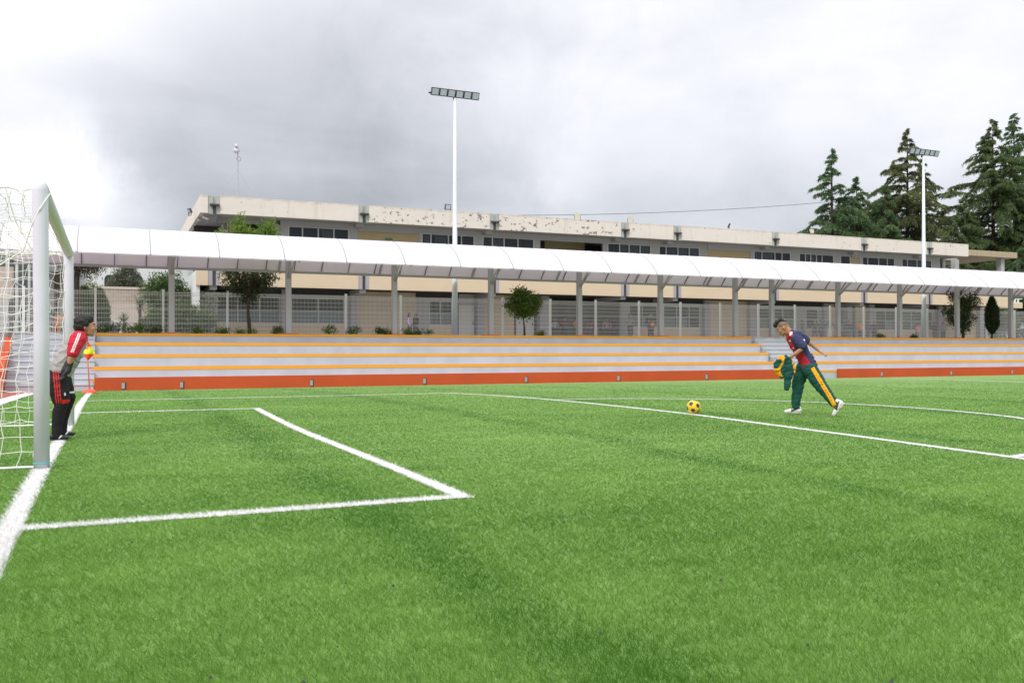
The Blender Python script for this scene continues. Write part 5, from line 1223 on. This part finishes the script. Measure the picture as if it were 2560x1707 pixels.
# ---------------- pupils behind the fence: a few standing poses, individually dressed
def pupil_mesh(kind):
    b = Blobs(); H = 1.0
    b.ball((0, -.005, .935), (.052, .060, .068)); b.ball((0, -.02, .905), (.042, .045, .042)); b.ball((0, -.063, .92), (.012, .014, .014)); b.limb([(0, 0, .88), (0, .005, .83)], [.033, .036])
    b.limb([(0, 0, .80), (0, 0, .70), (0, 0, .60), (0, 0, .53)], [.075, .085, .080, .088], .72); b.ball((0, 0, .80), (.118, .055, .038))
    if kind == 3: b.ball((0, .06, .68), (.08, .06, .12))
    for s in (-1, 1):
        sx = .05 if kind != 1 else .065; fw = -.03 * s if kind == 2 else 0
        b.limb([(s * .05, 0, .50), (s * sx, fw * .6 - .01, .28), (s * (sx + .005), fw, .05)], [.070, .052, .036]); b.ball((s * (sx + .005), fw - .035, .025), (.034, .065, .026))
        if kind == 0: e, h = (s * .155, .01, .65), (s * .150, -.03, .49)
        elif kind == 1: e, h = (s * .185, .0, .66), (s * .10, -.06, .58)
        elif kind == 2: e, h = (s * .155, -.02, .65), (s * .06, -.13, .68)
        else: e, h = (s * .150, .02, .64), (s * .14, -.05, .50)
        b.limb([(s * .125, 0, .79), e, h], [.040, .034, .024]); b.ball(h, (.022, .024, .032))
    hair_low = .86 if kind in (1, 3) else .92
    hr = Blobs(); 
    b.ball((0, .012, .958), (.058, .062, .062))
    if hair_low < .9: b.ball((0, .04, .87), (.05, .035, .07))
    def pk(c, n):
        z = c[:, 2]; ax = np.abs(c[:, 0]); y = c[:, 1]
        m = np.zeros(len(c), int)
        m = np.where(z < .825, 1, m); m = np.where((z < .545) & (ax < .125), 2, m); m = np.where(z < .05, 4, m)
        m = np.where((z > .965) | ((z > hair_low - .04) & (y > -.005) & (z > .83)), 3, m)
        hz = np.array([h[2] for h in [(0, 0, {0: .49, 1: .58, 2: .68, 3: .50}[kind])]])[0]
        hx = {0: .150, 1: .10, 2: .06, 3: .14}[kind]; hy = {0: -.03, 1: -.06, 2: -.13, 3: -.05}[kind]
        m = np.where(np.sqrt((ax - hx) ** 2 + (y - hy) ** 2 + (z - hz) ** 2) < .045, 0, m); return m
    return b.mesh('pupil_body', .011, [SKIN, C_GREY, C_GREEN, HAIR, C_BLACK], 2, pk)
PM = [pupil_mesh(k) for k in range(4)]
def cl(n, c): return mat(n, c, .85, .1, 8)
TOPS_ = {'navy': cl('navy_top', (.03, .035, .07)), 'white': cl('white_top', (.62, .62, .62)), 'lilac': cl('lilac_top', (.36, .33, .50)), 'black': cl('black_top', (.02, .02, .022)), 'green': cl('green_top', (.02, .085, .07)), 'orange': cl('orange_top', (.75, .25, .04)),
         'red': cl('red_top', (.35, .04, .05)), 'pink': cl('pink_top', (.62, .25, .28)), 'grey': cl('grey_top', (.22, .23, .24)), 'teal': cl('teal_top', (.03, .20, .19)), 'maroon': cl('maroon_top', (.16, .05, .06)), 'khaki': cl('khaki_top', (.3, .26, .18))}
PUP = [ # x, y, height, kind, rz deg, top, bottom, where
 (17.25, 55.3, 1.50, 3, 60, 'lilac', 'navy', 'with a backpack beside the middle light pole'), (17.75, 55.6, 1.50, 0, -80, 'black', 'black', 'dressed in black beside the middle light pole'),
 (29.2, 58.6, 1.42, 1, 20, 'white', 'black', 'second right of the round tree'), (28.3, 59.2, 1.5, 0, 70, 'navy', 'green', 'nearest the round tree'), (30.2, 59, 1.55, 2, -20, 'red', 'navy', 'in the dark corridor beside the post'),
 (30.75, 58.2, 1.52, 1, 30, 'orange', 'green', 'close to the post right of the round tree'), (31.6, 59.2, 1.55, 0, 90, 'navy', 'navy', 'just right of that post'), (32.3, 58.8, 1.5, 3, 160, 'red', 'navy', 'in the middle of the dark corridor'),
 (32.9, 59.2, 1.56, 2, 10, 'navy', 'pink', 'wearing pink trousers in the corridor'), (33.35, 58.3, 1.5, 0, -40, 'pink', 'navy', 'at the right end of the dark corridor'), (33.95, 56.0, 1.72, 1, 20, 'grey', 'navy', 'standing at the pale pier'), (35.55, 55.8, 1.75, 2, -30, 'black', 'black', 'holding an orange ball in front of the windows'),
 (46.6, 54.6, 1.55, 1, 50, 'maroon', 'black', 'just right of the running player'), (47.6, 55.6, 1.45, 0, 0, 'black', 'khaki', 'in front of the beige sill near the player'), (49.3, 55.6, 1.5, 2, 30, 'green', 'green', 'left of the post right of the player'), (50.2, 55.2, 1.5, 1, -30, 'black', 'navy', 'hugging that post'),
 (51.0, 55.4, 1.55, 0, 30, 'green', 'black', 'first of a pair right of the post'), (51.8, 55.3, 1.56, 1, -20, 'green', 'khaki', 'second of a pair, hands on hips'), (53.4, 56, 1.5, 3, 120, 'grey', 'black', 'in the shade before the corridor'), (54.3, 55.8, 1.55, 0, 10, 'navy', 'green', 'third right of the pair'),
 (55.3, 55.6, 1.5, 2, -10, 'orange', 'black', 'with bright top among dark dressed pupils'), (56.3, 56.2, 1.55, 1, 40, 'black', 'grey', 'right of the pupil in orange'), (57.2, 56, 1.5, 0, -60, 'navy', 'black', 'further right in the shade'), (59.0, 55.3, 1.45, 1, 20, 'teal', 'green', 'in teal left of the right light pole'),
 (61.5, 55.5, 1.4, 3, 90, 'pink', 'grey', 'half hidden by the right light pole'), (64.0, 56, 1.5, 0, 10, 'black', 'navy', 'right of the right light pole'), (65.0, 56, 1.5, 1, -10, 'grey', 'black', 'left of the dark ragged tree'), (66.6, 56, 1.42, 2, 30, 'orange', 'khaki', 'beside the dark ragged tree'),
 (-2.72, 46.6, 1.25, 0, 40, 'teal', 'grey', 'between the goal posts'), (-2.4, 46.9, 1.0, 1, 0, 'orange', 'orange', 'small, between the goal posts')]
for x, y, h, k, rz, top, bot, where in PUP:
    o = link(bpy.data.objects.new('person', PM[k])); o.location = (x, y, 1.797); o.scale = (h * 1.25, h * 1.2, h * 1.06); o.rotation_euler = (0, 0, R(rz))
    for i, m in ((1, TOPS_[top]), (2, TOPS_[bot])): o.material_slots[i].link = 'OBJECT'; o.material_slots[i].material = m
    tag(o, f'pupil in {top} top behind fence, {where}', 'person', 'pupils standing behind the fence')
t = thing('orange_ball', 'orange ball held by a dark dressed pupil behind the fence', 'ball', (35.5, 55.55, 2.86))
b = Blobs(); b.ball((0, 0, 0), .16); child('ball_skin', b.mesh('ball_skin', .03, TOPS_['orange'], 1), t)

# ------------------------------------------------------------------ goal
GN, GFr = (-.575, 8.99), (-.550, 13.92)
gl = thing('football_goal', 'white football goal with round posts and loose white net at the left', 'goal', (-.57, 11.45, zg(11.45)))
ZN, ZF = 2.575, 2.47
b = MB(); b.tube([(GN[0], GN[1], zg(GN[1]) - .05), (GN[0] - .006, GN[1], 1.3), (GN[0] - .02, GN[1], ZN - .03), (GN[0] - .02, GN[1], ZN + .02), (GN[0] - .02, GN[1], ZN + .055)], [.064, .064, .064, .056, .03], 28); b.build('post', WHITE_POST, gl, smooth=True)
b = MB(); b.tube([(GFr[0], GFr[1], zg(GFr[1]) - .05), (GFr[0] - .02, GFr[1], ZF), (GFr[0] - .02, GFr[1], ZF + .05)], [.062, .062, .03], 28); b.build('post', WHITE_POST, gl, smooth=True)
b = MB(); b.tube([(GN[0] - .015, GN[1] - .01, ZN), (GFr[0] - .015, GFr[1] + .01, ZF)], .060, 28); b.build('crossbar', WHITE_POST, gl, smooth=True)
b = MB(); b.tube([(GN[0] + .066 * math.cos(a), GN[1] + .066 * math.sin(a), zg(GN[1]) + .055) for a in np.linspace(0, 6.28, 20)], .006, 6); b.build('tie_cord', mat('teal_cord', (.1, .45, .42), .6, .1), gl)
# net: four panels of knotted twine, sagging
rn = random.Random(21)
def net_panel(P, nu, nv, jit, sag, r, seed, mb, rowskip=()):
    """P(u,v) -> point; strands along both directions with shared, displaced knots"""
    K_ = {}
    for i in range(nu + 1):
        for j in range(nv + 1):
            p = Vector(P(i / nu, j / nv)); e = 1 if (0 < i < nu and 0 < j < nv) else .25
            q = Vector((mnoise.noise(p * 1.1 + Vector((seed, 0, 0))), mnoise.noise(p * 1.1 + Vector((0, seed, 9))), mnoise.noise(p * 1.1 + Vector((3, 5, seed)))))
            q2 = Vector((rn.uniform(-1, 1), rn.uniform(-1, 1), rn.uniform(-1, 1)))
            K_[i, j] = p + (q * sag + q2 * jit) * e
    def strand(seq):
        pts = []
        for a, b_ in zip(seq[:-1], seq[1:]):
            d = (b_ - a).length; dr = Vector((0, 0, -.10 * d * rn.random())); pts += [a, a.lerp(b_, .5) + dr]
        mb.tube(pts + [seq[-1]], r, 4, cap=False)
    for i in range(nu + 1): strand([K_[i, j] for j in range(nv + 1)])
    for j in range(nv + 1):
        if j not in rowskip: strand([K_[i, j] for i in range(nu + 1)])
DT, DB = 1.25, 2.0
zn0 = zg(9) + .01
def side(px, py, zt):
    def f(u, v):
        dep = DB + (DT - DB) * v; return (px - .05 - dep * u, py + .02, zn0 + (zt - zn0) * v)
    return f
for nm, fn, nu, nv, jit, sag, sd in (('side_net', side(GN[0], GN[1] + .03, ZN), 13, 19, .022, .10, 1), ('side_net', side(GFr[0], GFr[1] - .03, ZF), 13, 19, .022, .10, 7),
     ('back_net', lambda u, v: (GN[0] - .05 - (DB + (DT - DB) * v), GN[1] + 4.93 * u, zn0 + (ZN - .1 * u - zn0) * v), 34, 17, .02, .10, 3),
     ('top_net', lambda u, v: (GN[0] - .06 - DT * v, GN[1] + 4.93 * u, ZN - .09 * u - .10 * math.sin(math.pi * v) - .05 * math.sin(math.pi * u)), 36, 9, .02, .09, 5)):
    mb = MB(); net_panel(fn, nu, nv, jit, sag, .0031, sd, mb); o = mb.build(nm, NET, gl); 
for y0, zt in ((GN[1] + .03, ZN), (GFr[1] - .03, ZF)):
    mb = MB(); mb.tube([(GN[0] - .07 - .1 * i, y0 + rn.uniform(-.01, .01), zt - .02 + rn.uniform(-.03, .02)) for i in range(13)], .009, 6); mb.tube([(GN[0] - .04 - .16 * i, y0 + rn.uniform(-.02, .02), zn0 + .01) for i in range(14)], .012, 6)
    mb.tube([(GN[0] - .055 + rn.uniform(-.015, .015), y0 + rn.uniform(-.01, .01), zn0 + (zt - zn0) * i / 22) for i in range(23)], .006, 5); mb.build('net_cord', NET, gl)
mb = MB()
mb.tube([(GN[0] - .02, GN[1] + .05, ZN - .08), (GN[0] - .16, GN[1] + .12, ZN - .55), (GN[0] - .45, GN[1] + .2, ZN - .75), (GN[0] - .8, GN[1] + .2, ZN - .7)], .008, 6)
mb.tube([(GN[0] + .06, GN[1] - .035, ZN - .05), (GN[0] - .02, GN[1] - .07, ZN - .20), (GN[0] - .08, GN[1] - .03, ZN - .33)], .006, 5); mb.tube([(GN[0] - .3, GN[1] + .1, ZN), (GN[0] - .22, GN[1] + .15, ZN - .3), (GN[0] - .06, GN[1] + .2, ZN - .6), (GN[0] - .04, GN[1] + .15, ZN - 1.1)], .006, 5)
mb.build('loose_cord', NET, gl)

# ------------------------------------------------------------------ ball
BR = .112
bt = thing('football', 'yellow football with dark blue pentagons on the penalty area line', 'ball', (8.56, 12.17, zg(12.17) + BR + .006))
ph = (1 + 5 ** .5) / 2
IV = [Vector(v).normalized() for v in [(-1, ph, 0), (1, ph, 0), (-1, -ph, 0), (1, -ph, 0), (0, -1, ph), (0, 1, ph), (0, -1, -ph), (0, 1, -ph), (ph, 0, -1), (ph, 0, 1), (-ph, 0, -1), (-ph, 0, 1)]]
el = 2 * math.sin(math.acos(IV[0].dot(IV[1])) / 2) + 1e-3 if IV[0].dot(IV[1]) > 0 else 1.06
NBR = {i: [j for j in range(12) if j != i and (IV[i] - IV[j]).length < 1.1] for i in range(12)}
rt, fwv = Vector((math.cos(R(YAW)), -math.sin(R(YAW)), 0)), Vector((math.sin(R(YAW)), math.cos(R(YAW)), 0))
pA = (rt * -.26 + Vector((0, 0, -.47)) - fwv * .84).normalized(); pB = (rt * .47 + Vector((0, 0, .24)) - fwv * .85).normalized()
i0, j0 = 0, NBR[0][0]
def frame(a, b): c = a.cross(b).normalized(); return Matrix((a, c, a.cross(c))).transposed()
RB = frame(pA, pB) @ frame(IV[i0], IV[j0]).transposed()
NAVY_P = mat('navy_panel', (.016, .020, .050), .35, .1, 10); YEL_P = mat('yellow_panel', (.80, .52, .025), .3, .1, 10); PALE_P = mat('cream_ring', (.75, .55, .35), .35, .1, 10)
def panel(poly, name, mats):
    c = sum(poly, Vector()) / len(poly); n = len(poly); rings = []
    for s in (0.0, .35, .68, .86, 1.0):
        if s == 0: rings.append([c]); continue
        rr = []
        for i in range(n):
            for k in range(3): rr.append(c.lerp(poly[i].lerp(poly[(i + 1) % n], k / 3), s))
        rings.append(rr)
    mb = MB(); hh = [BR, BR, BR * .999, BR * .996, BR * .968]
    idx = []
    for r_, h in zip(rings, hh):
        st = len(mb.v); mb.v += [tuple((RB @ p.normalized()) * h) for p in r_]; idx.append((st, len(r_)))
    m = n * 3
    for i in range(m): mb.f.append((0, idx[1][0] + i, idx[1][0] + (i + 1) % m)); mb.m.append(0)
    for q in range(1, 4):
        for i in range(m): mb.f.append((idx[q][0] + i, idx[q + 1][0] + i, idx[q + 1][0] + (i + 1) % m, idx[q][0] + (i + 1) % m)); mb.m.append(1 if (q == 3 and len(mats) > 1) else 0)
    o = link(bpy.data.objects.new(name, mb.mesh(name, mats, smooth=True))); o.parent = bt; return o
for i in range(12):
    nb = NBR[i]; c = IV[i]; u = (IV[nb[0]] - c * IV[nb[0]].dot(c)).normalized(); w = c.cross(u)
    nb = sorted(nb, key=lambda j: math.atan2(IV[j].dot(w), IV[j].dot(u)))
    panel([IV[i].lerp(IV[j], 0.345) for j in nb], 'dark_panel', [NAVY_P])
done = set()
for i in range(12):
    for j in NBR[i]:
        for k in NBR[j]:
            if k in NBR[i] and tuple(sorted((i, j, k))) not in done:
                a, b_, c = sorted((i, j, k)); done.add((a, b_, c))
                if (IV[b_] - IV[a]).cross(IV[c] - IV[a]).dot(IV[a]) < 0: b_, c = c, b_
                A, B_, C_ = IV[a], IV[b_], IV[c]
                panel([A.lerp(B_, 1 / 3), A.lerp(B_, 2 / 3), B_.lerp(C_, 1 / 3), B_.lerp(C_, 2 / 3), C_.lerp(A, 1 / 3), C_.lerp(A, 2 / 3)], 'yellow_panel', [YEL_P])
gd = (rt * -.42 + Vector((0, 0, .33)) - fwv * .84).normalized(); gu = (Vector((0, 0, 1)) - gd * gd.z).normalized(); gr_ = gu.cross(gd) * -1
mb = MB(); S = [(.6, .8), (0, 1), (-.6, .8), (-.5, .1), (.3, 0), (.6, -.5), (.1, -1), (-.6, -.8)]
mb.tube([(gd * BR * 1.0 + gr_ * x * .017 + gu * z * .022).normalized() * (BR + .0012) for x, z in S], .0028, 5); mb.build('print', mat('red_print', (.62, .13, .03), .5, .1), bt, world=False)

# ------------------------------------------------------------------ corner flag
cf = thing('corner_flag', 'orange corner pole with orange and yellow flag at the far end of the goal line', 'corner flag', (-.63, 29.19, zg(29.19)))
ORF = mat('orange_plastic', (.80, .085, .035), .4, .06); YLF = mat('fluorescent_yellow', (.82, .80, .02), .7, .05); ORC = mat('orange_flag_cloth', (.85, .10, .03), .7, .08)
b = MB(); b.tube([(0, 0, -.02), (0, 0, .04), (0, 0, .11), (0, 0, .14)], [.20, .20, .13, .03], 20); b.build('base', ORF, cf, smooth=True, world=False)
b = MB(); b.tube([(0, 0, .1), (-.05, 0, .9), (-.075, 0, 1.52)], .019, 10); b.build('pole', mat('salmon_pole', (.85, .20, .14), .4, .05), cf, smooth=True, world=False)
b = MB(); n = 8
def fl(u, v): w = (.04 + .19 * min(v / .62, (1 - v) / .38 + .05)) * u; return (-.085 + .02 * v + w * .92 + (-.10 * (v > .45) * (1 - u) * min(v / .62, (1 - v) / .3) if u < .4 else 0), .05 * math.sin(u * 7 + v * 3), 1.53 - .55 * v)
for i in range(n + 1):
    for j in range(17): b.v.append(fl(i / n, j / 16))
for i in range(n):
    for j in range(16): b.f.append((i * 17 + j, i * 17 + j + 1, (i + 1) * 17 + j + 1, (i + 1) * 17 + j)); b.m.append(1 if 5 <= j < 11 else 0)
o = b.build('flag', [ORC, YLF], cf, smooth=True, world=False); sd = o.modifiers.new('thick', 'SOLIDIFY'); sd.thickness = .004
